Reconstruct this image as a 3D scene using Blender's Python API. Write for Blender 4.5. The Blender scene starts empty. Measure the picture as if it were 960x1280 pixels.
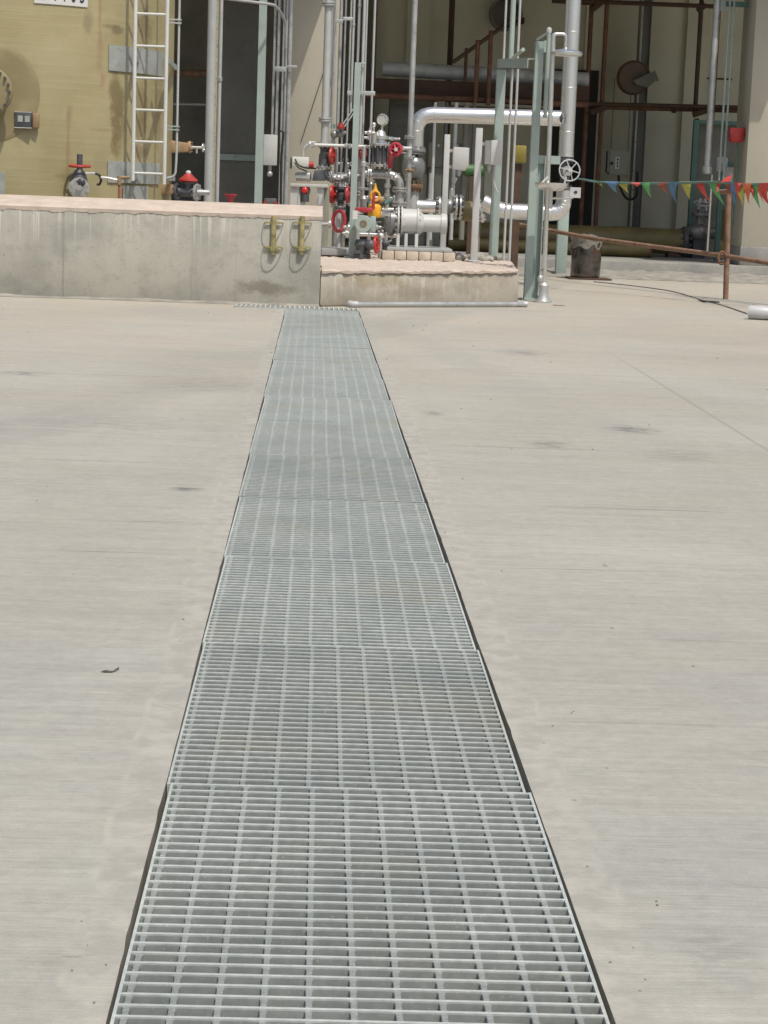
import bpy, bmesh, math, random
from mathutils import Vector, Matrix
random.seed(11)
PI = math.pi
S = bpy.context.scene
C = S.collection
V = Vector

# ------------------------------------------------------------------ camera
F, CX, CY, H = 2500.0, 480.0, 640.0, 0.897      # focal length in px of the 960x1280 photograph, eye height
ROLL = math.radians(2.1)
_x, _y = 394 - CX, 237 - CY
_x0 = _x * math.cos(ROLL) + _y * math.sin(ROLL)
_y0 = -_x * math.sin(ROLL) + _y * math.cos(ROLL)
TH = math.atan(-_y0 / F)
PS = math.atan(-_x0 * math.cos(TH) / F)
f0 = V((math.sin(PS) * math.cos(TH), math.cos(PS) * math.cos(TH), -math.sin(TH)))
r0 = V((math.cos(PS), -math.sin(PS), 0)); u0 = r0.cross(f0)
rr = r0 * math.cos(ROLL) + u0 * math.sin(ROLL)
uu = u0 * math.cos(ROLL) - r0 * math.sin(ROLL)
EYE = V((0, 0, H))
if True:
    # sign check of the yaw so that +Y lands left of centre
    d = V((0, 1, 0)); sx = CX + F * d.dot(rr) / d.dot(f0)
    if sx > CX:
        PS = -PS
        f0 = V((math.sin(PS) * math.cos(TH), math.cos(PS) * math.cos(TH), -math.sin(TH)))
        r0 = V((math.cos(PS), -math.sin(PS), 0)); u0 = r0.cross(f0)
        rr = r0 * math.cos(ROLL) + u0 * math.sin(ROLL)
        uu = u0 * math.cos(ROLL) - r0 * math.sin(ROLL)

def ray(px, py):
    return f0 + rr * ((px - CX) / F) - uu * ((py - CY) / F)
def W(px, py, Y):                    # the point at depth Y
    d = ray(px, py); return EYE + d * (Y / d.y)
def G(px, py, z=0.0):                # the point at height z
    d = ray(px, py); return EYE + d * ((z - H) / d.z)
def PXM(Y): return Y / F             # metres per photo pixel at depth Y

cam_d = bpy.data.cameras.new('camera'); cam = bpy.data.objects.new('camera', cam_d); C.objects.link(cam)
cam.matrix_world = Matrix(((rr.x, uu.x, -f0.x, EYE.x), (rr.y, uu.y, -f0.y, EYE.y), (rr.z, uu.z, -f0.z, EYE.z), (0, 0, 0, 1)))
cam_d.sensor_width = 36; cam_d.lens = F / 1280 * 36
cam_d.clip_start = 0.05; cam_d.clip_end = 1000
S.camera = cam

# ------------------------------------------------------------------ light
SUN = V((0.25, -0.47, 1.0)).normalized()           # direction towards the sun
elev = math.asin(SUN.z); azim = math.atan2(SUN.x, SUN.y)
w = bpy.data.worlds.new('World'); S.world = w; w.use_nodes = True
nt = w.node_tree; nt.nodes.clear()
sky = nt.nodes.new('ShaderNodeTexSky'); sky.sky_type = 'NISHITA'; sky.sun_disc = False
sky.sun_elevation = elev; sky.sun_rotation = azim; sky.dust_density = 4.0; sky.air_density = 1.0; sky.ozone_density = 1.0
bg = nt.nodes.new('ShaderNodeBackground'); bg.inputs[1].default_value = 0.15
wo = nt.nodes.new('ShaderNodeOutputWorld')
nt.links.new(sky.outputs[0], bg.inputs[0]); nt.links.new(bg.outputs[0], wo.inputs[0])
sl = bpy.data.lights.new('sun', 'SUN'); sl.energy = 3.8; sl.angle = math.radians(0.6); sl.color = (1.0, 0.96, 0.865)
so = bpy.data.objects.new('sun', sl); C.objects.link(so)
so.rotation_euler = SUN.to_track_quat('Z', 'Y').to_euler(); so.location = (3, -5, 12)
S.view_settings.view_transform = 'Standard'; S.view_settings.look = 'None'
S.view_settings.exposure = -0.30; S.view_settings.gamma = 1.0; S.view_settings.use_curve_mapping = False

# ------------------------------------------------------------------ materials
class N:
    """small node-graph helper"""
    def __init__(s, name):
        s.m = bpy.data.materials.new(name); s.m.use_nodes = True
        s.t = s.m.node_tree; s.b = s.t.nodes['Principled BSDF']
    def n(s, typ, **kw):
        x = s.t.nodes.new(typ)
        for k, v in kw.items(): setattr(x, k, v)
        return x
    def l(s, a, b): s.t.links.new(a, b)
    def inp(s, sock, v):
        if isinstance(v, (int, float)): sock.default_value = v
        elif isinstance(v, tuple): sock.default_value = (*v, 1.0) if len(v) == 3 and len(sock.default_value) == 4 else v
        else: s.l(v, sock)
    def math(s, op, a, b=0.0, c=0.0, clamp=False):
        x = s.n('ShaderNodeMath', operation=op, use_clamp=clamp)
        s.inp(x.inputs[0], a); s.inp(x.inputs[1], b); s.inp(x.inputs[2], c); return x.outputs[0]
    def coord(s, rand=True):
        tc = s.n('ShaderNodeTexCoord'); return tc.outputs['Object']
    def scale(s, vec, sc, off=(0, 0, 0)):
        x = s.n('ShaderNodeMapping'); s.l(vec, x.inputs[0])
        x.inputs['Scale'].default_value = sc if isinstance(sc, tuple) else (sc, sc, sc)
        x.inputs['Location'].default_value = off; return x.outputs[0]
    def noise(s, vec, scale=1.0, detail=4, rough=.55, dist=0.0, w=None):
        x = s.n('ShaderNodeTexNoise'); x.noise_dimensions = '4D' if w is not None else '3D'
        s.l(vec, x.inputs['Vector'])
        x.inputs['Scale'].default_value = scale; x.inputs['Detail'].default_value = detail
        x.inputs['Roughness'].default_value = rough; x.inputs['Distortion'].default_value = dist
        if w is not None: s.l(w, x.inputs['W'])
        return x.outputs[0]
    def vor(s, vec, scale, feat='F1', out='Distance', rnd=1.0):
        x = s.n('ShaderNodeTexVoronoi', feature=feat); s.l(vec, x.inputs['Vector'])
        x.inputs['Scale'].default_value = scale; x.inputs['Randomness'].default_value = rnd
        return x.outputs[out]
    def ramp(s, fac, lo, hi, a=0.0, b=1.0):
        x = s.n('ShaderNodeMapRange'); x.clamp = True; x.interpolation_type = 'SMOOTHSTEP'
        s.l(fac, x.inputs['Value'])
        for k, v in (('From Min', lo), ('From Max', hi), ('To Min', a), ('To Max', b)): s.inp(x.inputs[k], v)
        return x.outputs[0]
    def mix(s, fac, a, b, mode='MIX'):
        x = s.n('ShaderNodeMix', data_type='RGBA', blend_type=mode)
        s.inp(x.inputs[0], fac); s.inp(x.inputs[6], a); s.inp(x.inputs[7], b); return x.outputs[2]
    def xyz(s, vec):
        x = s.n('ShaderNodeSeparateXYZ'); s.l(vec, x.inputs[0]); return x.outputs
    def bump(s, h, strength=.3, dist=.01, normal=None):
        x = s.n('ShaderNodeBump'); x.inputs['Strength'].default_value = strength; x.inputs['Distance'].default_value = dist
        s.l(h, x.inputs['Height'])
        if normal is not None: s.l(normal, x.inputs['Normal'])
        return x.outputs[0]
    def done(s, col, rough=.6, metal=0.0, normal=None, spec=None):
        s.inp(s.b.inputs['Base Color'], col); s.inp(s.b.inputs['Roughness'], rough); s.inp(s.b.inputs['Metallic'], metal)
        if normal is not None: s.l(normal, s.b.inputs['Normal'])
        if spec is not None: s.b.inputs['Specular IOR Level'].default_value = spec
        return s.m
    def ellipse(s, X, Z, cx, cz, rx, rz, warp=None, soft=.5):
        a = s.math('DIVIDE', s.math('SUBTRACT', X, cx), rx); b = s.math('DIVIDE', s.math('SUBTRACT', Z, cz), rz)
        d = s.math('SQRT', s.math('ADD', s.math('MULTIPLY', a, a), s.math('MULTIPLY', b, b)))
        if warp is not None: d = s.math('ADD', d, s.math('MULTIPLY', s.math('SUBTRACT', warp, .5), 2.4))
        return s.ramp(d, 1.0 - soft, 1.0 + soft * .3, 1.0, 0.0)

def M(name, col, rough=.5, metal=0.0, var=.18, vs=6.0, dirt=None, damt=.35, ds=5.0, bump=.0, bs=80.0, rust=0.0, rv=.09):
    g = N(name); co = g.coord()
    oi = g.n('ShaderNodeObjectInfo'); wv = g.math('MULTIPLY', oi.outputs['Random'], 50.0)
    n1 = g.noise(co, vs, 5, .6, w=wv)
    k = g.ramp(n1, .3, .7, 1 - var, 1 + var * .6)
    x = g.n('ShaderNodeVectorMath', operation='SCALE'); x.inputs[0].default_value = col; g.l(k, x.inputs['Scale'])
    c = x.outputs[0]
    if dirt:
        n2 = g.noise(co, ds, 6, .65, .3, w=wv); c = g.mix(g.math('MULTIPLY', g.ramp(n2, .48, .68), damt), c, dirt)
    if rust:
        n3 = g.noise(co, 14, 6, .7, w=wv); c = g.mix(g.ramp(n3, .66 - rust * .3, .72 - rust * .25, 0, .85), c, (.16, .06, .025))
    ro = g.ramp(n1, .3, .7, max(.05, rough - rv), min(1, rough + rv))
    nm = g.bump(g.noise(co, bs, 4, .6), bump, .004) if bump else None
    return g.done(c, ro, metal, nm)

mt = {}
mt['galv'] = M('galvanised_pipe', (.48, .49, .48), .34, .5, .14, 9, (.30, .28, .24), .3)
mt['pale_pipe'] = M('pale_grey_pipe', (.45, .46, .455), .4, .1, .1, 5, (.36, .34, .29), .3)
mt['steel'] = M('stainless_steel', (.68, .68, .66), .22, .8, .06, 5, (.42, .40, .35), .25, 4, rv=.03)
mt['clad'] = M('aluminium_jacket', (.80, .80, .79), .25, .88, .04, 2, (.6, .58, .53), .2, 2, rv=.02)
mt['cast'] = M('dark_cast_iron', (.085, .09, .10), .5, .2, .3, 14, (.22, .20, .17), .4, bump=.2, bs=60)
mt['greycast'] = M('grey_cast_iron', (.25, .255, .255), .36, .45, .2, 12, (.4, .37, .31), .3, bump=.15, bs=60)
mt['lgrey'] = M('light_grey_paint', (.50, .505, .49), .45, 0, .08, 4, (.42, .38, .32), .35)
mt['white'] = M('off_white_paint', (.60, .605, .575), .4, 0, .07, 5, (.5, .46, .38), .3)
mt['green'] = M('pale_green_paint', (.325, .395, .36), .5, 0, .08, 3, (.26, .30, .26), .4, rust=.12)
mt['dgreen'] = M('teal_paint', (.10, .20, .175), .5, 0, .15, 5, (.12, .12, .1), .4)
mt['red'] = M('red_paint', (.42, .025, .022), .4, 0, .2, 12, (.25, .1, .07), .35)
mt['pinkred'] = M('faded_red_paint', (.40, .035, .05), .45, 0, .2, 12, (.35, .2, .17), .35)
mt['yellow'] = M('yellow_paint', (.72, .36, .02), .45, 0, .15, 12, (.35, .22, .06), .35)
mt['gyel'] = M('zinc_yellow', (.46, .40, .19), .34, .5, .25, 16, (.33, .30, .15), .45)
mt['rust'] = M('rusty_pipe', (.175, .085, .05), .8, 0, .35, 10, (.22, .13, .085), .5, bump=.3, bs=60)
mt['rustdark'] = M('dark_rusty_steel', (.085, .05, .033), .8, 0, .35, 7, (.10, .05, .03), .5)
mt['bamboo'] = M('weathered_rusty_rail', (.25, .15, .095), .8, 0, .3, 14, (.12, .06, .035), .7, 9, bump=.3, bs=60)
mt['black'] = M('black_rubber', (.02, .02, .02), .55, 0, .2)
mt['dark'] = M('dark_paint_and_unlit_void', (.20, .197, .165), .85, 0, .3, 2)
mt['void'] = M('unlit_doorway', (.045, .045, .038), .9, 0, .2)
mt['frp'] = M('yellow_resin_pipe', (.19, .155, .06), .5, 0, .28, 3, (.13, .10, .05), .6, 2.5, bump=.1, bs=40)
mt['frpbrown'] = M('brown_resin', (.24, .14, .07), .5, 0, .3, 6, (.13, .08, .04), .5)
mt['panel'] = M('dark_grey_panel', (.17, .17, .15), .4, .1, .15, 1.5, (.11, .10, .085), .4)
mt['boxgreen'] = M('olive_grey_box', (.30, .30, .245), .5, 0, .1, 4, (.18, .17, .13), .3)
mt['duct'] = M('dull_duct_jacket', (.56, .58, .58), .5, .1, .15, 4, (.15, .14, .12), .4)
mt['plastic'] = M('clear_plastic_sheet', (.20, .19, .17), .22, 0, .3, 14, (.25, .22, .18), .5, bump=.7, bs=22)
mt['drum'] = M('foil_drum', (.15, .14, .13), .2, .85, .5, 6, (.13, .05, .035), .7, 3.0, bump=.9, bs=11)
mt['brick'] = M('cream_brick', (.52, .45, .36), .85, 0, .16, 14, (.38, .33, .28), .5, bump=.2)
mt['plate'] = M('grey_base_plate', (.34, .35, .345), .6, .1, .12, 5, (.42, .38, .32), .5)
mt['pvc'] = M('grey_white_pvc', (.47, .475, .48), .4, 0, .06, 5, (.46, .43, .38), .35)
mt['patch'] = M('grey_resin_patch', (.335, .355, .335), .55, 0, .16, 7, (.22, .22, .18), .6, 9)
mt['tan'] = M('tan_resin_block', (.33, .22, .12), .55, 0, .25, 9, (.2, .12, .07), .5)
mt['gauge'] = M('gauge_face', (.52, .52, .50), .35, .2, .1)
mt['ink'] = M('dark_ink', (.03, .035, .05), .6, 0, .1)
for k, c in dict(fl_red=(.60, .075, .065), fl_green=(.13, .40, .14), fl_blue=(.11, .22, .36), fl_yellow=(.48, .45, .10),
                 fl_orange=(.68, .16, .06), fl_rust=(.32, .09, .06)).items():
    mt[k] = M(k.replace('fl_', '') + '_flag_cloth', c, .7, 0, .12, 20)
def _lampglow():
    g = N('red_lamp_lens'); m = g.done((.55, .03, .02), .15); return m
mt['lens'] = _lampglow()

# concrete yard -----------------------------------------------------------
SX0, SX1 = -0.1988, 0.3592       # the slot of the drain channel
def ground_mat():
    g = N('broomed_concrete'); co = g.coord(); X, Y, Z = g.xyz(co)
    blot = g.noise(co, .55, 5, .55, .4); blot2 = g.noise(g.scale(co, (.9, 2.6, 1), (7, 3, 0)), 1.0, 5, .6)
    fine = g.noise(g.scale(co, (7.0, 150, 1)), 1.0, 4, .65)
    mid = g.noise(g.scale(co, (1.6, 34, 1), (3, 1, 0)), 1.0, 4, .6)
    mid2 = g.noise(g.scale(co, (.7, 11, 1), (9, 5, 0)), 1.0, 5, .62)
    grain = g.noise(co, 260, 3, .7)
    base = g.mix(g.ramp(blot, .32, .68), (.345, .326, .280), (.395, .382, .335))
    base = g.mix(g.math('MULTIPLY', g.ramp(blot2, .45, .75), .35), base, (.305, .305, .283))
    dust = g.math('MULTIPLY', g.ramp(Y, 5.0, 15.0, 0, .55), g.ramp(g.noise(co, .8, 5, .65), .3, .65)); base = g.mix(dust, base, (.44, .385, .305))
    grey = g.math('MULTIPLY', g.ramp(Y, 5.5, 2.5, 0, .5), g.ramp(g.noise(g.scale(co, 1, (8, 2, 0)), 1.6, 5, .65), .35, .65)); base = g.mix(grey, base, (.315, .318, .30))
    v = g.math('ADD', g.math('MULTIPLY', g.math('SUBTRACT', fine, .5), .36), g.math('MULTIPLY', g.math('SUBTRACT', mid, .5), .26))
    v = g.math('ADD', v, g.math('MULTIPLY', g.math('SUBTRACT', mid2, .5), .20))
    v = g.math('ADD', v, g.math('MULTIPLY', g.math('SUBTRACT', grain, .5), .30))
    sp1 = g.noise(co, 38, 5, .7); sp2_ = g.noise(co, 13, 5, .65)
    v = g.math('ADD', v, g.math('MULTIPLY', g.math('SUBTRACT', sp1, .5), .38)); v = g.math('ADD', v, g.math('MULTIPLY', g.math('SUBTRACT', sp2_, .5), .28))
    v = g.math('ADD', v, 1.0)
    x = g.n('ShaderNodeVectorMath', operation='SCALE'); g.l(base, x.inputs[0]); g.l(v, x.inputs['Scale']); c = x.outputs[0]
    # smoother mortar band along both lips of the channel
    wob = g.math('MULTIPLY', g.math('SUBTRACT', g.noise(co, 6.5, 6, .7), .5), .035)
    dl = g.math('ADD', g.math('SUBTRACT', SX0, X), wob); dr = g.math('ADD', g.math('SUBTRACT', X, SX1), wob)
    dd = g.math('MAXIMUM', dl, dr)
    inY = g.ramp(Y, 15.0, 15.3, 1, 0)
    band = g.math('MULTIPLY', g.ramp(dd, .050, .068, 1, 0), inY)
    bc = g.mix(g.ramp(g.noise(co, 16, 5, .65), .35, .65), (.325, .312, .275), (.425, .403, .352))
    c = g.mix(g.math('MULTIPLY', band, .75), c, bc)
    edge = g.math('MULTIPLY', g.ramp(g.math('ABSOLUTE', g.math('SUBTRACT', dd, .064)), 0, .010, 1, 0), inY)
    c = g.mix(g.math('MULTIPLY', edge, g.ramp(g.noise(co, 9, 4), .45, .68, 0, .6)), c, (.45, .42, .36))
    # transverse trowel lines
    lw = g.math('MULTIPLY', g.math('SUBTRACT', g.noise(g.scale(co, (1.0, .6, 1)), 1.0, 3, .5), .5), .09)
    tot = None
    rows = [(0, 340, 470), (0, 250, 576), (20, 300, 652), (0, 255, 690), (60, 235, 744), (0, 170, 806), (0, 210, 905), (0, 140, 1040),
            (0, 110, 1198), (600, 960, 636), (600, 900, 713), (560, 960, 470), (640, 960, 905), (740, 960, 1120), (770, 960, 1232),
            (690, 960, 800), (520, 800, 560)]
    for i, (xa, xb, py) in enumerate(rows):
        pa, pb = G(xa, py - (xb - xa) * .012), G(xb, py + (xb - xa) * .012); ym = (pa.y + pb.y) / 2
        wd = max(.004, ym * .0011)
        d = g.math('ABSOLUTE', g.math('ADD', g.math('SUBTRACT', Y, ym), g.math('MULTIPLY', lw, .6 + .1 * (i % 5))))
        ln = g.ramp(d, wd * .4, wd * 1.6, 1, 0)
        ln = g.math('MULTIPLY', ln, g.math('MULTIPLY', g.ramp(X, pa.x, pa.x + .3, 0, 1), g.ramp(X, pb.x - .3, pb.x, 1, 0)))
        tot = ln if tot is None else g.math('MAXIMUM', tot, ln)
    brk = g.ramp(g.noise(g.scale(co, (2.2, 6, 1), (2, 8, 0)), 1.0, 5, .7), .36, .6, .2, .8)
    c = g.mix(g.math('MULTIPLY', tot, brk), c, (.20, .185, .165))
    # sawn joint running off to the right
    a, b = G(790, 458), G(958, 562); t = (b - a).normalized()
    dist = g.math('ABSOLUTE', g.math('ADD', g.math('MULTIPLY', g.math('SUBTRACT', X, a.x), -t.y), g.math('MULTIPLY', g.math('SUBTRACT', Y, a.y), t.x)))
    along = g.math('ADD', g.math('MULTIPLY', g.math('SUBTRACT', X, a.x), t.x), g.math('MULTIPLY', g.math('SUBTRACT', Y, a.y), t.y))
    jn = g.math('MULTIPLY', g.ramp(dist, .003, .010, 1, 0), g.ramp(along, -1.6, .6, 0, 1))
    c = g.mix(g.math('MULTIPLY', jn, .5), c, (.22, .205, .18))
    # stains and scuffs
    wp = g.noise(g.scale(co, (7, 20, 1)), 1.0, 5, .72); brkn = g.noise(g.scale(co, (10, 26, 1), (4, 1, 0)), 1.0, 6, .75)
    for (px, py, rx, ry, s) in [(790, 537, 34, 5, .55), (686, 556, 30, 5, .42), (756, 706, 4, 3, .75), (232, 611, 26, 3.5, .55), (30, 467, 34, 4, .35),
                                (540, 517, 18, 4, .35), (758, 960, 3, 2, .6), (420, 905, 3, 2, .5), (850, 570, 60, 9, .2), (90, 1196, 16, 3, .4),
                                (250, 480, 90, 10, .2), (130, 530, 130, 14, .16), (655, 441, 40, 4, .3), (765, 785, 3, 2, .4), (900, 1190, 60, 60, .14)]:
        p = G(px, py); e = g.ellipse(X, Y, p.x, p.y, rx * PXM(p.y), ry * PXM(p.y) * p.y / H * 1.0, wp, .8)
        e = g.math('MULTIPLY', e, g.ramp(brkn, .44, .56, .12, 1.15)); c = g.mix(g.math('MULTIPLY', e, s * 1.7, clamp=True), c, (.165, .16, .15))
    h = g.math('ADD', g.math('MULTIPLY', fine, 1.0), g.math('MULTIPLY', mid, .8))
    h = g.math('ADD', h, g.math('MULTIPLY', grain, .5))
    # faint broad tyre sweeps
    for (xa, ya, xb, yb, wd_, k_) in ((-60, 560, 420, 430, .16, .22), (20, 520, 330, 440, .12, .18), (620, 470, 1000, 640, .14, .12), (-80, 900, 200, 620, .13, .12)):
        a, b = G(xa, ya), G(xb, yb); t = (b - a).normalized()
        dist = g.math('ADD', g.math('MULTIPLY', g.math('SUBTRACT', X, a.x), -t.y), g.math('MULTIPLY', g.math('SUBTRACT', Y, a.y), t.x))
        e = g.ramp(g.math('ABSOLUTE', g.math('ADD', dist, g.math('MULTIPLY', g.math('SUBTRACT', blot2, .5), .3))), wd_ * .5, wd_ * 1.4, 1, 0)
        c = g.mix(g.math('MULTIPLY', g.math('MULTIPLY', e, k_), g.ramp(blot, .35, .6)), c, (.20, .195, .185))
    sk = g.math('MULTIPLY', g.ramp(g.vor(g.scale(co, (1, 1, 1), (3, 7, 0)), 9.0), .016, .03, 1, 0), g.ramp(g.noise(co, 2.2, 3), .5, .62))
    c = g.mix(g.math('MULTIPLY', sk, .6), c, (.16, .15, .13))
    pale = g.ramp(g.noise(g.scale(co, (3, 12, 1), (5, 5, 0)), 1.0, 6, .72), .60, .74, 0, .35)
    c = g.mix(pale, c, (.45, .43, .385))
    # little pits
    pits = g.ramp(g.vor(co, 3.2), .010, .020, 1, 0)
    c = g.mix(g.math('MULTIPLY', pits, .5), c, (.14, .12, .10))
    return g.done(c, .82, 0, g.bump(h, .45, .004), .3)
mt['ground'] = ground_mat()

def wallface_mat(name, a, b, drip, stains=(), loc=(0, 0, 0), topz=.68, seams=()):
    g = N(name); co = g.coord(); X, Y, Z = g.xyz(co)
    n1 = g.noise(co, 1.6, 6, .6, .3); n2 = g.noise(co, 7, 6, .65)
    c = g.mix(g.ramp(n1, .34, .66), a, b)
    c = g.mix(g.ramp(n2, .48, .74, 0, .4), c, tuple(v * .62 for v in a)); n4 = g.noise(co, 34, 5, .75); c = g.mix(g.ramp(n4, .55, .72, 0, .6), c, tuple(v * .55 for v in a)); c = g.mix(g.ramp(n4, .45, .28, 0, .35), c, (.50, .475, .41))
    st = g.noise(g.scale(co, (34, 34, .8)), 1.0, 2, .5)
    fade = g.ramp(g.math('ADD', Z, g.math('MULTIPLY', g.noise(g.scale(co, (9, 9, .2)), 1.0, 3), .5)), topz * .75, topz * 1.5, 0, 1)
    c = g.mix(g.math('MULTIPLY', g.ramp(st, .58, .64), g.math('MULTIPLY', fade, drip)), c, (.55, .525, .46))
    st2 = g.noise(g.scale(co, (6, 6, .5), (5, 2, 0)), 1.0, 4, .6)
    c = g.mix(g.math('MULTIPLY', g.ramp(st2, .54, .70), .35), c, (.22, .22, .195))
    wp = g.noise(co, 9, 5, .7)
    for (cx, cz, rx, rz, s, col) in stains:
        c = g.mix(g.math('MULTIPLY', g.ellipse(X, Z, cx - loc[0], cz - loc[2], rx, rz, wp, .55), s), c, col)
    for (sx, wdt, s) in seams:
        c = g.mix(g.math('MULTIPLY', g.ramp(g.math('ABSOLUTE', g.math('SUBTRACT', X, sx - loc[0])), wdt * .4, wdt, 1, 0), s), c, (.17, .165, .15))
    v = g.vor(co, 26, rnd=1.0); v2 = g.vor(g.scale(co, 1, (3, 4, 5)), 60)
    pit = g.math('MAXIMUM', g.ramp(v, .05, .13, 1, 0), g.math('MULTIPLY', g.ramp(v2, .06, .14, 1, 0), .6))
    gate = g.ramp(g.noise(co, 4, 3), .40, .55)
    c = g.mix(g.math('MULTIPLY', pit, g.math('MULTIPLY', gate, .85)), c, (.11, .105, .09))
    gr = g.noise(co, 150, 3, .7)
    c = g.mix(g.ramp(gr, .3, .75, .0, .22), c, (.52, .49, .43))
    return g.done(c, .88, 0, g.bump(g.math('SUBTRACT', g.math('ADD', n2, g.math('MULTIPLY', gr, .25)), pit), .4, .006), .25)
mt['mortar'] = M('pinkish_mortar', (.535, .445, .37), .9, 0, .14, 7, (.44, .40, .345), .5, 4, bump=.5, bs=40)
mt['plaster'] = M('beige_wall_paint', (.435, .405, .325), .85, 0, .07, 1.2, (.36, .33, .275), .35, 2.2, bump=.1, bs=50)
mt['inner'] = M('inner_wall_paint', (.64, .63, .50), .85, 0, .08, .7, (.50, .48, .38), .5, .9)
mt['kerbmat'] = wallface_mat('grey_kerb_concrete', (.20, .20, .19), (.285, .275, .25), .3)
mt['channelc'] = M('damp_channel_concrete', (.31, .29, .25), .9, 0, .3, 9, (.2, .18, .14), .6)
mt['dirt'] = M('dusty_rubble_edge', (.30, .285, .25), .95, 0, .3, 6, (.20, .185, .16), .6, 5, bump=.7, bs=16)

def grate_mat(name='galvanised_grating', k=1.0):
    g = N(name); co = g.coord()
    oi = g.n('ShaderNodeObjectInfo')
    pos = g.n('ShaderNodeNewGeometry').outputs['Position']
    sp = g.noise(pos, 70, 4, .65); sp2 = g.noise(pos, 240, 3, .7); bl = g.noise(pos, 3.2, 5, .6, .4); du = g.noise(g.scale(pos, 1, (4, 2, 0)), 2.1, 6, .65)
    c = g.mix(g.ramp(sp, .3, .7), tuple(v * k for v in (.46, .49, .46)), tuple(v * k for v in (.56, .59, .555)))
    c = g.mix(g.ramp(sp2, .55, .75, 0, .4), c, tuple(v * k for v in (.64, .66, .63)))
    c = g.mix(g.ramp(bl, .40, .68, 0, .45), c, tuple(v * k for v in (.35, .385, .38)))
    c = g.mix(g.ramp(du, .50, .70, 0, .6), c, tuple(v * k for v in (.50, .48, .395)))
    ru = g.noise(pos, 8, 6, .75)
    c = g.mix(g.ramp(ru, .66, .75, 0, .5), c, (.38, .29, .18))
    gl = g.ramp(g.noise(pos, 210, 3, .6), .62, .74, 0, .38)
    c = g.mix(gl, c, (.80, .82, .79))  # white flecks painted into the zinc as glints
    X, Y, Z = g.xyz(pos); wn = g.n('ShaderNodeTexWhiteNoise', noise_dimensions='1D')
    g.l(g.math('FLOOR', g.math('DIVIDE', g.math('SUBTRACT', Y, 1.97), .96)), wn.inputs['W'])
    x = g.n('ShaderNodeVectorMath', operation='SCALE'); g.l(c, x.inputs[0]); g.l(g.ramp(wn.outputs['Value'], 0, 1, .94, 1.05), x.inputs['Scale']); c = x.outputs[0]
    return g.done(c, g.ramp(sp, .3, .7, .40, .6), .15, g.bump(sp2, .15, .001))
mt['grate'] = grate_mat()
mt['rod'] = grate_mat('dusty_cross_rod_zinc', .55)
mt['barface'] = grate_mat('shaded_zinc_bar_flank', .62)  # darker copy of the grating zinc; slot shade is put into its colour

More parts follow.
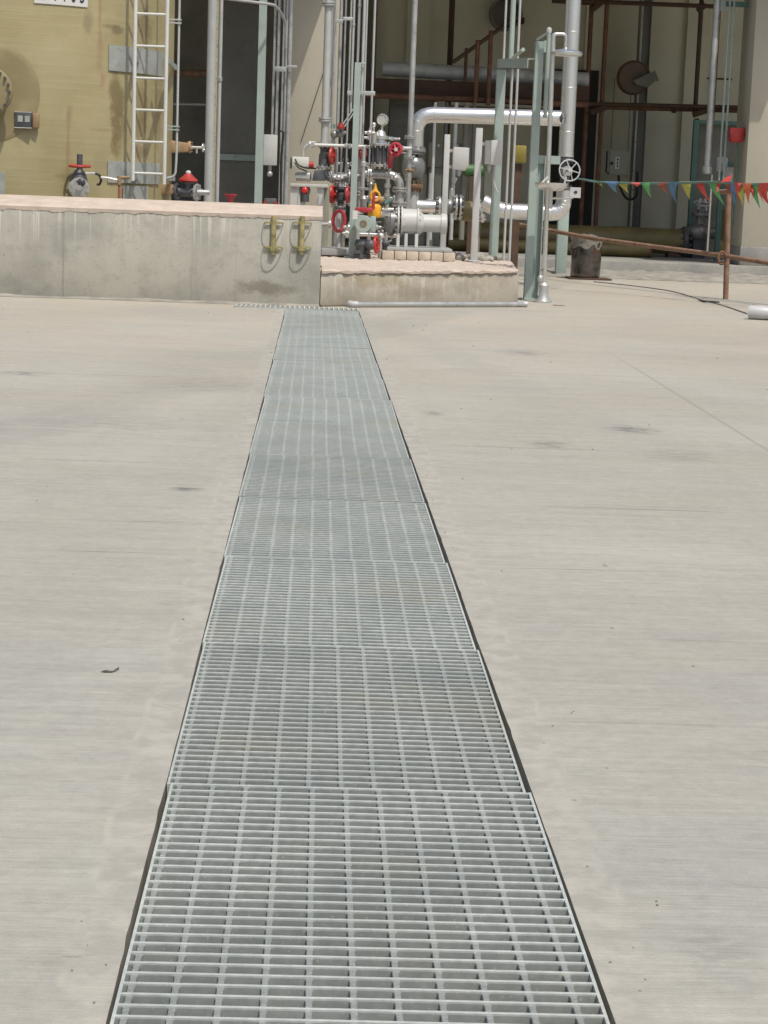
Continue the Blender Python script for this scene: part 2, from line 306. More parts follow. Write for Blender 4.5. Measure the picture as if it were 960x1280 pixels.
# ------------------------------------------------------------------ mesh helpers
class MB:
    def __init__(s): s.v = []; s.f = []
    def add(s, vs, fs):
        k = len(s.v); s.v += [V(p) for p in vs]; s.f += [tuple(i + k for i in f) for f in fs]; return s
    def box(s, a, b):
        (x0, y0, z0), (x1, y1, z1) = [min(p, q) for p, q in zip(a, b)], [max(p, q) for p, q in zip(a, b)]
        return s.add([(x0, y0, z0), (x1, y0, z0), (x1, y1, z0), (x0, y1, z0), (x0, y0, z1), (x1, y0, z1), (x1, y1, z1), (x0, y1, z1)],
                     [(0, 3, 2, 1), (4, 5, 6, 7), (0, 1, 5, 4), (1, 2, 6, 5), (2, 3, 7, 6), (3, 0, 4, 7)])
    def obox(s, c, ax, ay, az):      # centre and three half-axes
        c, ax, ay, az = V(c), V(ax), V(ay), V(az); p = []
        for k in (-1, 1):
            for i, j in ((-1, -1), (1, -1), (1, 1), (-1, 1)): p.append(c + ax * i + ay * j + az * k)
        return s.add(p, [(0, 3, 2, 1), (4, 5, 6, 7), (0, 1, 5, 4), (1, 2, 6, 5), (2, 3, 7, 6), (3, 0, 4, 7)])
    def bar(s, a, b, wx, wy, up=(0, 1, 0)):   # rectangular bar from a to b
        a, b = V(a), V(b); d = (b - a); L = d.length; d.normalize()
        side = d.cross(V(up)).normalized(); u2 = side.cross(d).normalized()
        return s.obox((a + b) / 2, side * wx / 2, u2 * wy / 2, d * L / 2)
    def prism(s, pts, ext):
        n = len(pts); e = V(ext); p = [V(q) for q in pts] + [V(q) + e for q in pts]
        return s.add(p, [tuple(range(n - 1, -1, -1)), tuple(range(n, 2 * n))] + [(i, (i + 1) % n, n + (i + 1) % n, n + i) for i in range(n)])
    def tube(s, pts, r, seg=12, caps=True, closed=False):
        pts = [V(p) for p in pts]; n = len(pts); rs = r if isinstance(r, (list, tuple)) else [r] * n
        t0 = (pts[1] - pts[0]).normalized(); ref = V((0, 0, 1)) if abs(t0.z) < .9 else V((1, 0, 0))
        nrm = (ref - t0 * ref.dot(t0)).normalized(); vs = []
        for i in range(n):
            if closed: t = pts[(i + 1) % n] - pts[i - 1]
            elif i == 0: t = pts[1] - pts[0]
            elif i == n - 1: t = pts[-1] - pts[-2]
            else: t = (pts[i + 1] - pts[i]).normalized() + (pts[i] - pts[i - 1]).normalized()
            t.normalize(); nrm = (nrm - t * nrm.dot(t)).normalized(); bn = t.cross(nrm)
            for k in range(seg):
                a = 2 * PI * k / seg; vs.append(pts[i] + (nrm * math.cos(a) + bn * math.sin(a)) * rs[i])
        fs = []
        for i in range(n if closed else n - 1):
            j = (i + 1) % n
            for k in range(seg): fs.append((i * seg + k, i * seg + (k + 1) % seg, j * seg + (k + 1) % seg, j * seg + k))
        if caps and not closed: fs += [tuple(range(seg - 1, -1, -1)), tuple((n - 1) * seg + k for k in range(seg))]
        return s.add(vs, fs)
    def lathe(s, o, ax, prof, seg=24):       # prof: list of (distance along axis, radius)
        o = V(o); ax = V(ax).normalized(); ref = V((0, 0, 1)) if abs(ax.z) < .9 else V((1, 0, 0))
        n = (ref - ax * ref.dot(ax)).normalized(); b = ax.cross(n); vs = []
        for h, r in prof:
            for k in range(seg):
                a = 2 * PI * k / seg; vs.append(o + ax * h + (n * math.cos(a) + b * math.sin(a)) * max(r, 1e-5))
        m = len(prof); fs = [(i * seg + k, i * seg + (k + 1) % seg, (i + 1) * seg + (k + 1) % seg, (i + 1) * seg + k) for i in range(m - 1) for k in range(seg)]
        fs += [tuple(range(seg - 1, -1, -1)), tuple((m - 1) * seg + k for k in range(seg))]
        return s.add(vs, fs)
    def cyl(s, a, b, r, seg=16):
        a, b = V(a), V(b); return s.lathe(a, b - a, [(0, r), ((b - a).length, r)], seg)
    def flange(s, c, ax, R, t, bolts=8, br=None, seg=24):
        c = V(c); ax = V(ax).normalized(); s.lathe(c - ax * t / 2, ax, [(0, R * .97), (t * .12, R), (t * .88, R), (t, R * .97)], seg)
        ref = V((0, 0, 1)) if abs(ax.z) < .9 else V((1, 0, 0)); n = (ref - ax * ref.dot(ax)).normalized(); b = ax.cross(n); br = br or R * .1
        for k in range(bolts):
            a = 2 * PI * (k + .5) / bolts; p = c + (n * math.cos(a) + b * math.sin(a)) * R * .8
            s.cyl(p - ax * t * 1.3, p + ax * t * 1.3, br, 6)
        return s
    def ball(s, c, r, sx=1, sy=1, sz=1, seg=20, rings=12):
        c = V(c); vs = []; fs = []
        for i in range(rings + 1):
            th = PI * i / rings
            for k in range(seg):
                ph = 2 * PI * k / seg; vs.append(c + V((r * sx * math.sin(th) * math.cos(ph), r * sy * math.sin(th) * math.sin(ph), r * sz * math.cos(th))))
        for i in range(rings):
            for k in range(seg): fs.append((i * seg + k, (i + 1) * seg + k, (i + 1) * seg + (k + 1) % seg, i * seg + (k + 1) % seg))
        return s.add(vs, fs)
    def wheel(s, c, ax, R, r, spokes=5, dome=.25):
        c = V(c); ax = V(ax).normalized(); ref = V((0, 0, 1)) if abs(ax.z) < .9 else V((1, 0, 0)); n = (ref - ax * ref.dot(ax)).normalized(); b = ax.cross(n)
        s.tube([c + (n * math.cos(2 * PI * k / 28) + b * math.sin(2 * PI * k / 28)) * R for k in range(28)], r, 8, closed=True)
        hub = c + ax * R * dome
        for k in range(spokes):
            a = 2 * PI * k / spokes + .3; s.tube([hub, c + (n * math.cos(a) + b * math.sin(a)) * R], r * .75, 6)
        s.cyl(hub - ax * r * 1.6, hub + ax * r * 1.6, R * .2, 12); return s
def bend(pts, rad, n=6):
    """round the corners of a polyline"""
    pts = [V(p) for p in pts]; out = [pts[0]]
    for i in range(1, len(pts) - 1):
        a, b = (pts[i - 1] - pts[i]), (pts[i + 1] - pts[i]); q = min(rad, a.length * .49, b.length * .49)
        p0, p2 = pts[i] + a.normalized() * q, pts[i] + b.normalized() * q
        for k in range(n + 1):
            t = k / n; out.append(p0 * (1 - t) ** 2 + pts[i] * 2 * t * (1 - t) + p2 * t * t)
    out.append(pts[-1]); return out

ROOT = {}
def thing(name, label, cat, loc, group=None):
    o = bpy.data.objects.new(name, None); C.objects.link(o); o.location = loc; o.empty_display_size = .05
    o['label'] = label; o['category'] = cat
    if group: o['group'] = group
    ROOT[o.name] = V(loc); return o
def obj(name, mb, m, parent=None, loc=None, bevel=0.0, label=None, smooth=32):
    me = bpy.data.meshes.new(name)
    off = ROOT[parent.name] if parent else (V(loc) if loc is not None else V((0, 0, 0)))
    me.from_pydata([tuple(p - off) for p in mb.v], [], mb.f); me.update()
    bm = bmesh.new(); bm.from_mesh(me)
    bmesh.ops.recalc_face_normals(bm, faces=bm.faces)
    if bevel:
        es = [e for e in bm.edges if len(e.link_faces) == 2 and e.calc_face_angle(0) > .5]
        bmesh.ops.bevel(bm, geom=es, offset=bevel, segments=2, affect='EDGES', profile=.5, clamp_overlap=True)
    for f in bm.faces: f.smooth = True
    bm.to_mesh(me); bm.free(); me.set_sharp_from_angle(angle=math.radians(smooth))
    me.materials.append(mt[m] if isinstance(m, str) else m)
    o = bpy.data.objects.new(name, me); C.objects.link(o)
    if parent: o.parent = parent
    else: o.location = off
    ROOT[o.name] = off
    if label: o['label'] = label
    return o
def single(name, mb, m, label, cat, loc, group=None, bevel=0.0):
    o = obj(name, mb, m, None, loc, bevel); o['label'] = label; o['category'] = cat
    if group: o['group'] = group
    return o
def struct(name, mb, m, bevel=0.0):
    o = obj(name, mb, m, None, None, bevel); o['kind'] = 'structure'; return o
def copy_tree(src, loc, label=None, rot=None):
    r = src.copy(); C.objects.link(r); r.location = loc
    if rot: r.rotation_euler = rot
    if label: r['label'] = label
    for ch in list(src.children):
        c = ch.copy(); C.objects.link(c); c.parent = r
        for gch in list(ch.children):
            d = gch.copy(); C.objects.link(d); d.parent = c
    return r
def base_of(pts): return V((pts[0].x, pts[0].y, min(p.z for p in pts)))

# ------------------------------------------------------------------ ground, channel, kerb
YE = 15.43; YS = -3.0; Y1, Y0c = 15.14, 15.43
XC = -0.585
def lip(x, side):
    ys = [YS + i * .045 for i in range(int((Y1 - YS) / .045) + 1)] + [Y1]; pts = []; d = 0; chip = 0
    for y in ys:
        d = d * .85 + random.gauss(0, .00022)
        chip = chip * .35 + (random.uniform(.0008, .0022) if random.random() < .06 else 0)
        pts.append((x + side * (d + chip), y))
    return pts
L, R_ = lip(SX0, -1), lip(SX1, 1)
mb = MB(); lipm = MB()
for E, far, side in ((L, -150, -1), (R_, 150, 1)):
    for (xa, ya), (xb, yb) in zip(E[:-1], E[1:]):
        mb.add([(xa, ya, 0), (xb, yb, 0), (far, yb, 0), (far, ya, 0)], [(0, 1, 2, 3)])
        r_in = .006
        lipm.add([(xa, ya, 0), (xb, yb, 0), (xb, yb, -.04), (xa, ya, -.04)], [(0, 1, 2, 3)])
        lipm.add([(xa, ya, -.04), (xb, yb, -.04), (xb - side * .035, yb, -.04), (xa - side * .035, ya, -.04)], [(0, 1, 2, 3)])
xl, xr = L[-1][0], R_[-1][0]
mb.add([(XC, Y1, 0), (xl, Y1, 0), (-150, Y1, 0), (-150, YE, 0), (XC, YE, 0)], [(0, 2, 3, 4)])
mb.add([(xr, Y1, 0), (150, Y1, 0), (150, YE, 0), (xr, YE, 0)], [(0, 1, 2, 3)])
mb.add([(-150, YE, 0), (150, YE, 0), (150, 260, 0), (-150, 260, 0)], [(0, 1, 2, 3)])
mb.add([(-150, YS, 0), (150, YS, 0), (150, -120, 0), (-150, -120, 0)], [(0, 1, 2, 3)])
gr = struct('ground', mb, 'ground')
mb = lipm
a, b, zf = SX0 + .03, SX1 - .03, -.26
mb.add([(a, YS, -.04), (a, YE, -.04), (a, YE, zf), (a, YS, zf)], [(0, 1, 2, 3)])
mb.add([(b, YS, -.04), (b, YE, -.04), (b, YE, zf), (b, YS, zf)], [(0, 1, 2, 3)])
mb.add([(a, YS, zf), (a, YE, zf), (b, YE, zf), (b, YS, zf)], [(0, 1, 2, 3)])
mb.add([(a, YS, 0), (b, YS, 0), (b, YS, zf), (a, YS, zf)], [(0, 1, 2, 3)])
mb.add([(XC, Y1, -.001), (xl, Y1, -.001), (xl, Y1, -.12), (XC, Y1, -.12)], [(0, 1, 2, 3)])
mb.add([(XC, YE, -.001), (xr, YE, -.001), (xr, YE, -.12), (XC, YE, -.12)], [(0, 1, 2, 3)])
mb.add([(XC, Y1, -.12), (xl + .03, Y1, -.12), (xl + .03, YE, -.12), (XC, YE, -.12)], [(0, 1, 2, 3)])
mb.add([(XC, Y1, -.001), (XC, YE, -.001), (XC, YE, -.12), (XC, Y1, -.12)], [(0, 1, 2, 3)])
mb.add([(xr, Y1, -.04), (xr, YE, -.04), (xr, YE, -.001), (xr, Y1, -.001)], [(0, 1, 2, 3)])
struct('drain_channel', mb, 'channelc')

# ---- gratings
GX0, GX1 = -0.1965, 0.3495; GW = GX1 - GX0
def grating_parts(length, nb):
    bars = MB(); tops = MB()
    for i in range(nb):
        y = .004 + (length - .008) * i / (nb - 1); x = GW / 2 - .004; t = .0027
        tops.add([(-x, y - t, .0004), (x, y - t, .0004), (x, y + t, .0004), (-x, y + t, .0004), (-x, y - t, -.0018), (x, y - t, -.0018), (x, y + t, -.0018), (-x, y + t, -.0018)], [(0, 1, 2, 3), (0, 4, 5, 1), (2, 6, 7, 3)])
        bars.add([(-x, y - t, -.0018), (x, y - t, -.0018), (x, y + t, -.0018), (-x, y + t, -.0018), (-x, y - t, -.032), (x, y - t, -.032), (x, y + t, -.032), (-x, y + t, -.032)], [(4, 7, 6, 5), (0, 4, 5, 1), (2, 6, 7, 3), (0, 3, 7, 4), (1, 5, 6, 2)])
    for i in range(0):
        bars.add([(-x, y - t, 0), (x, y - t, 0), (x, y + t, 0), (-x, y + t, 0), (-x, y - t, -.032), (x, y - t, -.032), (x, y + t, -.032), (-x, y + t, -.032)],
                 [(0, 1, 2, 3), (4, 7, 6, 5), (0, 4, 5, 1), (2, 6, 7, 3), (0, 3, 7, 4), (1, 5, 6, 2)])
    rod = MB(); n = int(length / .0022); pitch = (length - .008) / (nb - 1); pts = []
    for i in range(n + 1):
        y = length * i / n; ph = ((y - .004) / pitch) % 1.0; near = min(ph, 1 - ph) * pitch
        hw = .0040 + .0030 * max(0, 1 - near / .0070) ** 2           # weld fillets round the slot corners
        for u in (-1, -.8, -.3, .3, .8, 1):
            z = -.0016 - .0012 * (abs(u) > .9) + (.00045 * math.sin(2 * PI * (y - u * hw * 1.1) / .0105) if abs(u) < .9 else 0)
            pts.append(V((u * hw, y, z)))
        pts.append(V((hw * .8, y, -.0085))); pts.append(V((-hw * .8, y, -.0085)))
    fs = [(i * 8 + k, i * 8 + (k + 1) % 8, (i + 1) * 8 + (k + 1) % 8, (i + 1) * 8 + k) for i in range(n) for k in range(8)]
    rod.add(pts, fs)
    band = MB().box((-.002, 0, -.030), (.002, length, .0005))
    return bars, tops, rod, band
ROD0, RODP, NR = -GW / 2 + .013, .0502, 11
def build_grating(name, length, nb, label):
    t = thing(name, label, 'drain grating', (0, 0, 0), 'galvanised gratings over the drain channel')
    bars, tops, rod, band = grating_parts(length, nb)
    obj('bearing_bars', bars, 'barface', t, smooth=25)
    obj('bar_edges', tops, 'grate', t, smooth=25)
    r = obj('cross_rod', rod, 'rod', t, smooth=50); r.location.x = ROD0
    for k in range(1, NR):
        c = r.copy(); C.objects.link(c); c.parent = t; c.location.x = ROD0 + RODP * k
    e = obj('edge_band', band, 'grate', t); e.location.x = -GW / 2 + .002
    c = e.copy(); C.objects.link(c); c.parent = t; c.location.x = GW / 2 - .002
    return t
ordw = ['cut off by the bottom of the picture', 'nearest whole panel', 'second whole panel from the camera', 'third whole panel from the camera',
        'fourth whole panel from the camera', 'fifth whole panel from the camera', 'sixth whole panel from the camera', 'seventh whole panel from the camera',
        'eighth whole panel, past mid-run', 'ninth whole panel towards the wall', 'fourth panel counted from the wall', 'third panel counted from the wall',
        'second panel counted from the wall']
proto = build_grating('drain_grating', .955, 32, 'grey galvanised channel grating, ' + ordw[0])
mid = (GX0 + GX1) / 2
rg = random.Random(5)
for i in range(13):
    y = 2.93 + (i - 1) * .96 + .0025
    yaw = -math.radians(.20 + rg.uniform(-.08, .08)); 
    loc = (mid + .0015 + rg.uniform(-.002, .002), y, rg.uniform(-.0015, .0025)); rot = (math.radians(rg.uniform(-.14, .14)), math.radians(rg.uniform(-.18, .18)), yaw)
    if i == 0: proto.location = loc; proto.rotation_euler = rot
    else: copy_tree(proto, loc, 'grey galvanised channel grating, ' + ordw[i], rot)
last = build_grating('drain_grating', .655, 22, 'shorter grey channel grating at the far end, closest to the concrete wall')
last.location = (mid, 2.93 + 12 * .96 + .003, .001); last.rotation_euler = (0, 0, -math.radians(.3))
# the narrow cross grating along the foot of the wall
nx0, nx1 = -.575, .355
t = thing('drain_grating', 'narrow pale grating strip lying crosswise at the foot of the concrete wall', 'drain grating', (nx0, Y1, 0), 'galvanised gratings over the drain channel')
mb = MB(); n = 26
for i in range(n):
    x = nx0 + .004 + (nx1 - nx0 - .008) * i / (n - 1); mb.box((x - .004, Y1 + .014, -.030), (x + .004, YE - .012, .012))
obj('bearing_bars', mb, 'white', t)
for yy in (Y1 + .008, YE - .008): obj('edge_band', MB().box((nx0, yy - .003, -.03), (nx1, yy + .003, .005)), 'grate', t)

rp = random.Random(21); mb = MB()
for i in range(80):
    far = rp.random(); y = 2.1 + 12.8 * far ** 1.3; x = rp.uniform(-.22, .26) * y + .02 * y
    if SX0 - .012 < x < SX1 + .012: x = SX1 + rp.uniform(.015, .06) if rp.random() < .5 else SX0 - rp.uniform(.015, .06)
    r_1 = rp.uniform(.0010, .0024) * (.6 + y * .08)
    mb.ball((x, y, r_1 * .6), r_1, rp.uniform(.8, 1.5), rp.uniform(.8, 1.5), .7, 6, 4)
mt['grit'] = M('small_grit', (.24, .22, .185), .9, 0, .5, 1.5)
o = single('grit', mb, 'grit', 'scattered grit and tiny stones lying on the concrete yard', 'grit', (0, 5, 0)); o['kind'] = 'stuff'

# kerb floor of the open building
KY = 24.4
mb = MB().box((-9, KY, -.2), (11, 30, .17)); struct('floor', mb, 'kerbmat', .015)
mb = MB()
nx = 120
for i in range(nx):      # dusty rubble edge in front of the kerb
    xa, xb = -1 + 8.5 * i / nx, -1 + 8.5 * (i + 1) / nx
for i in range(nx + 1):
    x = -1 + 8.5 * i / nx; j = random.uniform(-.12, .12)
    mb.v += [V((x, KY - 1.15 + j, .003)), V((x, KY - .75 + j, .03 + random.uniform(0, .02))), V((x, KY - .3, .05 + random.uniform(-.01, .02))), V((x, KY + .01, .06 + random.uniform(-.01, .02)))]
for i in range(nx):
    for k in range(3): mb.f.append((i * 4 + k, i * 4 + 4 + k, i * 4 + 5 + k, i * 4 + 1 + k))
struct('path', mb, 'dirt')

# ------------------------------------------------------------------ dike wall and plinth
WY = 15.58
xe = W(401, 320, WY).x
zt = W(200, 263, WY).z
wl = (-2.5, WY, 0)
st = []
def wst(px, py, rx, ry, s, col):
    p = W(px, py, WY); st.append((p.x, p.z, rx * PXM(WY), ry * PXM(WY), s, col))
wst(328, 359, 30, 10, .8, (.20, .18, .14)); wst(352, 362, 22, 8, .6, (.21, .19, .15)); wst(75, 300, 14, 30, .45, (.23, .23, .21))
wst(95, 290, 18, 16, .4, (.24, .24, .22)); wst(200, 280, 22, 10, .3, (.25, .245, .225)); wst(10, 352, 16, 8, .4, (.22, .21, .19)); wst(393, 350, 10, 25, .45, (.27, .24, .2))
sm = [(W(79, 320, WY).x, .012, .4), (W(240, 320, WY).x, .006, .2)]
mt['dike'] = wallface_mat('cast_concrete_wall', (.305, .30, .26), (.42, .405, .348), .9, st, wl, zt, sm)
t = thing('concrete_wall', 'low grey cast concrete dike wall with drip stains and pinkish mortar top', 'wall', wl)
mb = MB().box((-6.5, WY, 0), (xe, WY + .48, zt - .012)); obj('wall_body', mb, 'dike', t, bevel=.008)
mb = MB(); nn = 420; dz = 0
for i in range(nn + 1):
    x = -6.5 + (xe + .004 + 6.5) * i / nn
    dz = dz * .6 + random.uniform(-.005, .0045) + (random.uniform(-.012, 0) if random.random() < .04 else 0); f = random.uniform(-.004, .003)
    mb.v += [V((x, WY - .003 + f * .5, zt - .03 + dz)), V((x, WY - .006 + f * .5, zt - .004)), V((x, WY + .01, zt + .012)), V((x, WY + .24, zt + .05 + random.uniform(-.003, .003))),
             V((x, WY + .47, zt + .075)), V((x, WY + .485, zt - .02))]
for i in range(nn):
    for k in range(5): mb.f.append((i * 6 + k, i * 6 + 6 + k, i * 6 + 7 + k, i * 6 + 1 + k))
mb.f.append(tuple(range(5, -1, -1))); mb.f.append(tuple(nn * 6 + k for k in range(6)))
obj('coping', mb, 'mortar', t)
# mortar fillet at its foot
mb = MB(); 
for i in range(61):
    x = -6.5 + (xe + 6.5) * i / 60; mb.v += [V((x, WY - .06 + random.uniform(-.02, .02), .002)), V((x, WY - .03, .008)), V((x, WY + .002, .018 + random.uniform(-.008, .008)))]
for i in range(60):
    for k in range(2): mb.f.append((i * 3 + k, i * 3 + 3 + k, i * 3 + 4 + k, i * 3 + 1 + k))
obj('mortar_fillet', mb, 'dirt', t)
# zinc-yellow flanged stubs cast into the wall face
for bx, lab in ((342.5, 'zinc-yellow flanged bolt pair on the wall face, the left one'), (378, 'zinc-yellow flanged bolt pair on the wall face, nearer the wall corner')):
    p0 = W(bx, 272, WY - .012); m_ = PXM(WY)
    x = p0.x; zb = W(bx, 318, WY).z; z1 = W(bx, 278, WY).z; z2 = W(bx, 308.5, WY).z
    q = thing('flanged_bolt', lab, 'flange bolt', (x, WY - .02, zb), 'zinc-yellow flanged bolts on the concrete wall')
    obj('rod', MB().cyl((x, WY - .018, zb), (x, WY - .018, p0.z + .012), 3.1 * m_, 14), 'gyel', q)
    for zz in (z1, z2):
        mr = MB(); n = 32
        for (ra, za) in ((12.2, 0), (12.2, .007), (11.2, .007), (11.2, 0)):
            mr.v += [V((x + math.cos(2 * PI * k / n) * ra * m_, WY - .018 + math.sin(2 * PI * k / n) * ra * m_, zz - .007 + za)) for k in range(n)]
        mr.f += [(a_ * n + k, a_ * n + (k + 1) % n, ((a_ + 1) % 4) * n + (k + 1) % n, ((a_ + 1) % 4) * n + k) for a_ in range(4) for k in range(n)]
        obj('hoop', mr, 'gyel', q)
        obj('cross_bar', MB().box((x - 10.2 * m_, WY - .024, zz - .004), (x + 10.2 * m_, WY - .012, zz + .004)), 'gyel', q)
    obj('nut', MB().lathe((x, WY - .018, z2 - .030), (0, 0, 1), [(0, 5.4 * m_), (.022, 5.4 * m_)], 6), 'gyel', q)

PZ = .282
Pa, Pb, Pc = G(403, 333, PZ), G(649, 338, PZ), G(631, 323.5, PZ)
pl = (Pa.x, WY, 0)
st = []
def pst(px, py, rx, ry, s, col):
    p = W(px, py, 16.1); st.append((p.x, p.z, rx * PXM(16), ry * PXM(16), s, col))
pst(470, 350, 40, 12, .6, (.27, .22, .13)); pst(560, 345, 60, 8, .45, (.25, .21, .14)); pst(610, 355, 30, 10, .35, (.30, .26, .19)); pst(430, 360, 20, 14, .4, (.26, .24, .19)); pst(520, 366, 40, 8, .5, (.26, .22, .16)); pst(445, 342, 12, 8, .6, (.24, .19, .12)); pst(585, 362, 22, 10, .5, (.24, .22, .17)); pst(640, 350, 10, 18, .45, (.28, .24, .18)); pst(500, 342, 30, 4, .6, (.22, .18, .12))
mt['plinth'] = wallface_mat('plinth_concrete', (.36, .325, .265), (.46, .42, .35), .6, st, pl, .28)
t = thing('concrete_plinth', 'rough low concrete plinth carrying the valves and pipework', 'plinth', pl)
base = [V((xe + .003, WY + .02, 0)), V((Pb.x, Pb.y, 0)), V((Pc.x, Pc.y, 0)), V((W(560, 320, 21.4).x, 21.4, 0)), V((xe - .9, 21.4, 0)), V((xe - .9, WY + .52, 0)), V((xe + .003, WY + .52, 0))]
obj('plinth_body', MB().prism(base, (0, 0, PZ - .01)), 'plinth', t, bevel=.02)
# rough mortar skin on top
mb = MB(); nX, nY = 64, 40
idx = {}
def inside(x, y):
    return True
xmin, xmax = xe + .012, max(Pb.x, Pc.x)
for j in range(nY + 1):
    v = j / nY
    for i in range(nX + 1):
        u = i / nX
        yl, yr = WY + .012, Pb.y - .012
        x0_ = xmin - (.35 * v if v > .15 else 0) ; x1_ = Pb.x - .01 + (Pc.x - Pb.x) * min(1, v * 1.9) - max(0, v - .55) * .9
        x = x0_ + (x1_ - x0_) * u; yf = yl + (yr - yl) * max(0, min(1, (x - xe) / (Pb.x - xe))); y = yf + (21.35 - yf) * v
        z = PZ + random.uniform(-.006, .008) + (.05 * max(0, v - .6)) * random.random()
        if j == 0: y -= random.uniform(.004, .02); z -= .008
        mb.v.append(V((x, y, z)))
for j in range(nY):
    for i in range(nX): a = j * (nX + 1) + i; mb.f.append((a, a + 1, a + nX + 2, a + nX + 1))
k = len(mb.v)
for i in range(nX + 1):
    p = mb.v[i]; sk_ = (sk_ if i else .026) * .6 + .4 * random.uniform(.012, .036); mb.v.append(V((p.x, p.y + .004, PZ - sk_)))
for i in range(nX): mb.f.append((i + 1, i, k + i, k + i + 1))
obj('mortar_top', mb, 'mortar', t)

# brick edging and grey base plates on the plinth
by = 18.6
xs0, xs1 = W(478, 316, by).x, W(570, 316, by).x; nb_ = 6
tb = None
for i in range(nb_):
    xa = xs0 + (xs1 - xs0) * i / nb_; xb = xs0 + (xs1 - xs0) * (i + 1) / nb_ - .006
    mbk = MB().box((xa, by, PZ + .003), (xb, by + .5, PZ + .082))
    single('brick', mbk, 'brick', 'cream brick in the row edging the plinth under the grey base plate', 'brick', ((xa + xb) / 2, by + .2, PZ + .003), 'cream bricks on the plinth', .006)
mbk = MB().prism([V((W(484, 312, by).x, by + .03, PZ + .084)), V((W(566, 312, by).x, by + .06, PZ + .084)), V((W(560, 312, by).x + .05, by + .85, PZ + .084)), V((W(484, 312, by).x + .03, by + .85, PZ + .084))], (0, 0, .03))
single('base_plate', mbk, 'plate', 'grey steel base plate lying on the row of cream bricks', 'base plate', (W(500, 312, by).x, by + .3, PZ + .084), bevel=.004)
mbk = MB().box((W(402, 312, 18.9).x, 18.9, PZ + .012), (W(446, 312, 18.9).x, 19.6, PZ + .075))
single('base_plate', mbk, 'plate', 'grey base slab by the wall corner under the red handwheel valve', 'base plate', (W(424, 312, 18.9).x, 19.1, PZ + .012), bevel=.006)
mbk = MB()
rb = random.Random(3)
for i in range(26):
    c = V((W(580, 318, 19.6).x + rb.uniform(-.1, .34), 19.4 + rb.uniform(-.35, .8), PZ + .02)); s_ = rb.uniform(.02, .06)
    mbk.ball(c, s_, rb.uniform(.7, 1.4), rb.uniform(.7, 1.4), .7, 7, 5)
o = single('rubble', mbk, 'dirt', 'low heap of mortar rubble at the back of the plinth', 'rubble', (W(580, 318, 19.6).x, 19.6, PZ)); o['kind'] = 'stuff'

# ------------------------------------------------------------------ ground pipe, PVC pipe, wire
A, B = G(441, 384.5), G(656, 384)
r = .020
pts = bend([A + V((-.03, .10, .035)), A + V((-.03, 0, .035)), A + V((0, 0, r + .004)), B + V((0, 0, r + .004))], .03)
t = thing('ground_pipe', 'thin pale pipe lying on the yard along the foot of the plinth', 'pipe', A)
obj('tube', MB().tube([A + V((0, 0, r + .004)), B + V((0, 0, r + .004))], r, 14), 'galv', t)
obj('elbow', MB().tube(bend([A + V((.04, 0, r + .004)), A + V((-.02, 0, r + .004)), A + V((-.02, .1, r + .004))], .05), r * 1.35, 14), 'pale_pipe', t)
obj('coupling', MB().cyl(B + V((-.06, 0, r + .004)), B + V((.02, 0, r + .004)), r * 1.25, 14), 'pale_pipe', t)
A = G(936, 399); dv = V((1, -.42, 0)).normalized(); r = .056
mb = MB(); c0 = A + V((0, 0, r)); 
mb.lathe(c0, dv, [(0.02, r * .86), (0, r * .88), (0, r), (.13, r), (.135, r * .95), (2.2, r * .95)], 24)
single('plastic_pipe', mb, 'pvc', 'grey-white plastic pipe lying loose on the yard at the right edge', 'pipe', A)
A = G(742, 352)
wpts = [G(742, 352, .006), G(800, 358, .006), G(842, 364, .006), G(868, 372, .008), G(884, 377, .02), G(905, 382, .006), G(934, 392, .006)]
single('wire', MB().tube(bend(wpts, .5, 4), .0045, 6), 'cast', 'thin dark wire trailing over the yard towards the loose plastic pipe', 'wire', wpts[0])
hk = G(883, 378)
single('wire', MB().tube(bend([hk + V((-.02, .25, .008)), hk + V((-.02, .02, .01)), hk + V((.04, -.05, .012)), hk + V((.11, -.05, .008))], .05), .009, 6), 'cast',
       'short bent hook of dark wire on the yard by the rusty post', 'wire', hk)
lf = G(137, 840)
mb = MB(); lfp = [(-.016, -.004, .003), (-.006, -.010, .006), (.006, -.007, .004), (.017, .006, .009)]; lfq = [(-.014, .002, .002), (-.004, .002, .002), (.006, .004, .002), (.016, .010, .003)]
mb.v = [lf + V(p) for p in lfp] + [lf + V(p) for p in lfq] + [lf + V(p) + V((0, .001, -.0015)) for p in lfp] + [lf + V(p) + V((0, .001, -.0015)) for p in lfq]
mb.f = [(k, k + 1, k + 5, k + 4) for k in range(3)] + [(k + 8, k + 12, k + 13, k + 9) for k in range(3)]
mt['leaf'] = M('dead_leaf', (.29, .26, .20), .8, 0, .3, 60)
single('dry_leaf', mb, 'leaf', 'small curled dry leaf on the concrete left of the grating', 'leaf', lf)

# ------------------------------------------------------------------ building
t = thing('industrial_building', 'open-fronted industrial building with beige concrete columns behind the pipework', 'building', (2, 24.5, .17))
BY = 24.5; BW = 29.0
lc0, lc1 = W(364, 60, BY).x, W(364, 60, BY).x + .60
rc0 = W(940, 100, BY).x; rc1 = rc0 + .62
obj('column', MB().box((lc0, BY, .17), (lc1, BY + .7, 5)), 'plaster', t, bevel=.012)
obj('column', MB().box((rc0, BY + .02, .36), (rc1, BY + .75, 5)), 'plaster', t, bevel=.012)
obj('column_base', MB().box((rc0 - .012, BY + .005, .165), (rc1 + .012, BY + .765, .40)), 'kerbmat', t, bevel=.02)
obj('back_wall', MB().box((-9, BW, .17), (11, BW + .25, 5)), 'inner', t)
obj('side_wall', MB().box((-9.25, BY, .17), (-9, BW + .25, 5)), 'inner', t)
obj('side_wall', MB().box((11, BY, .17), (11.25, BW + .25, 5)), 'inner', t)
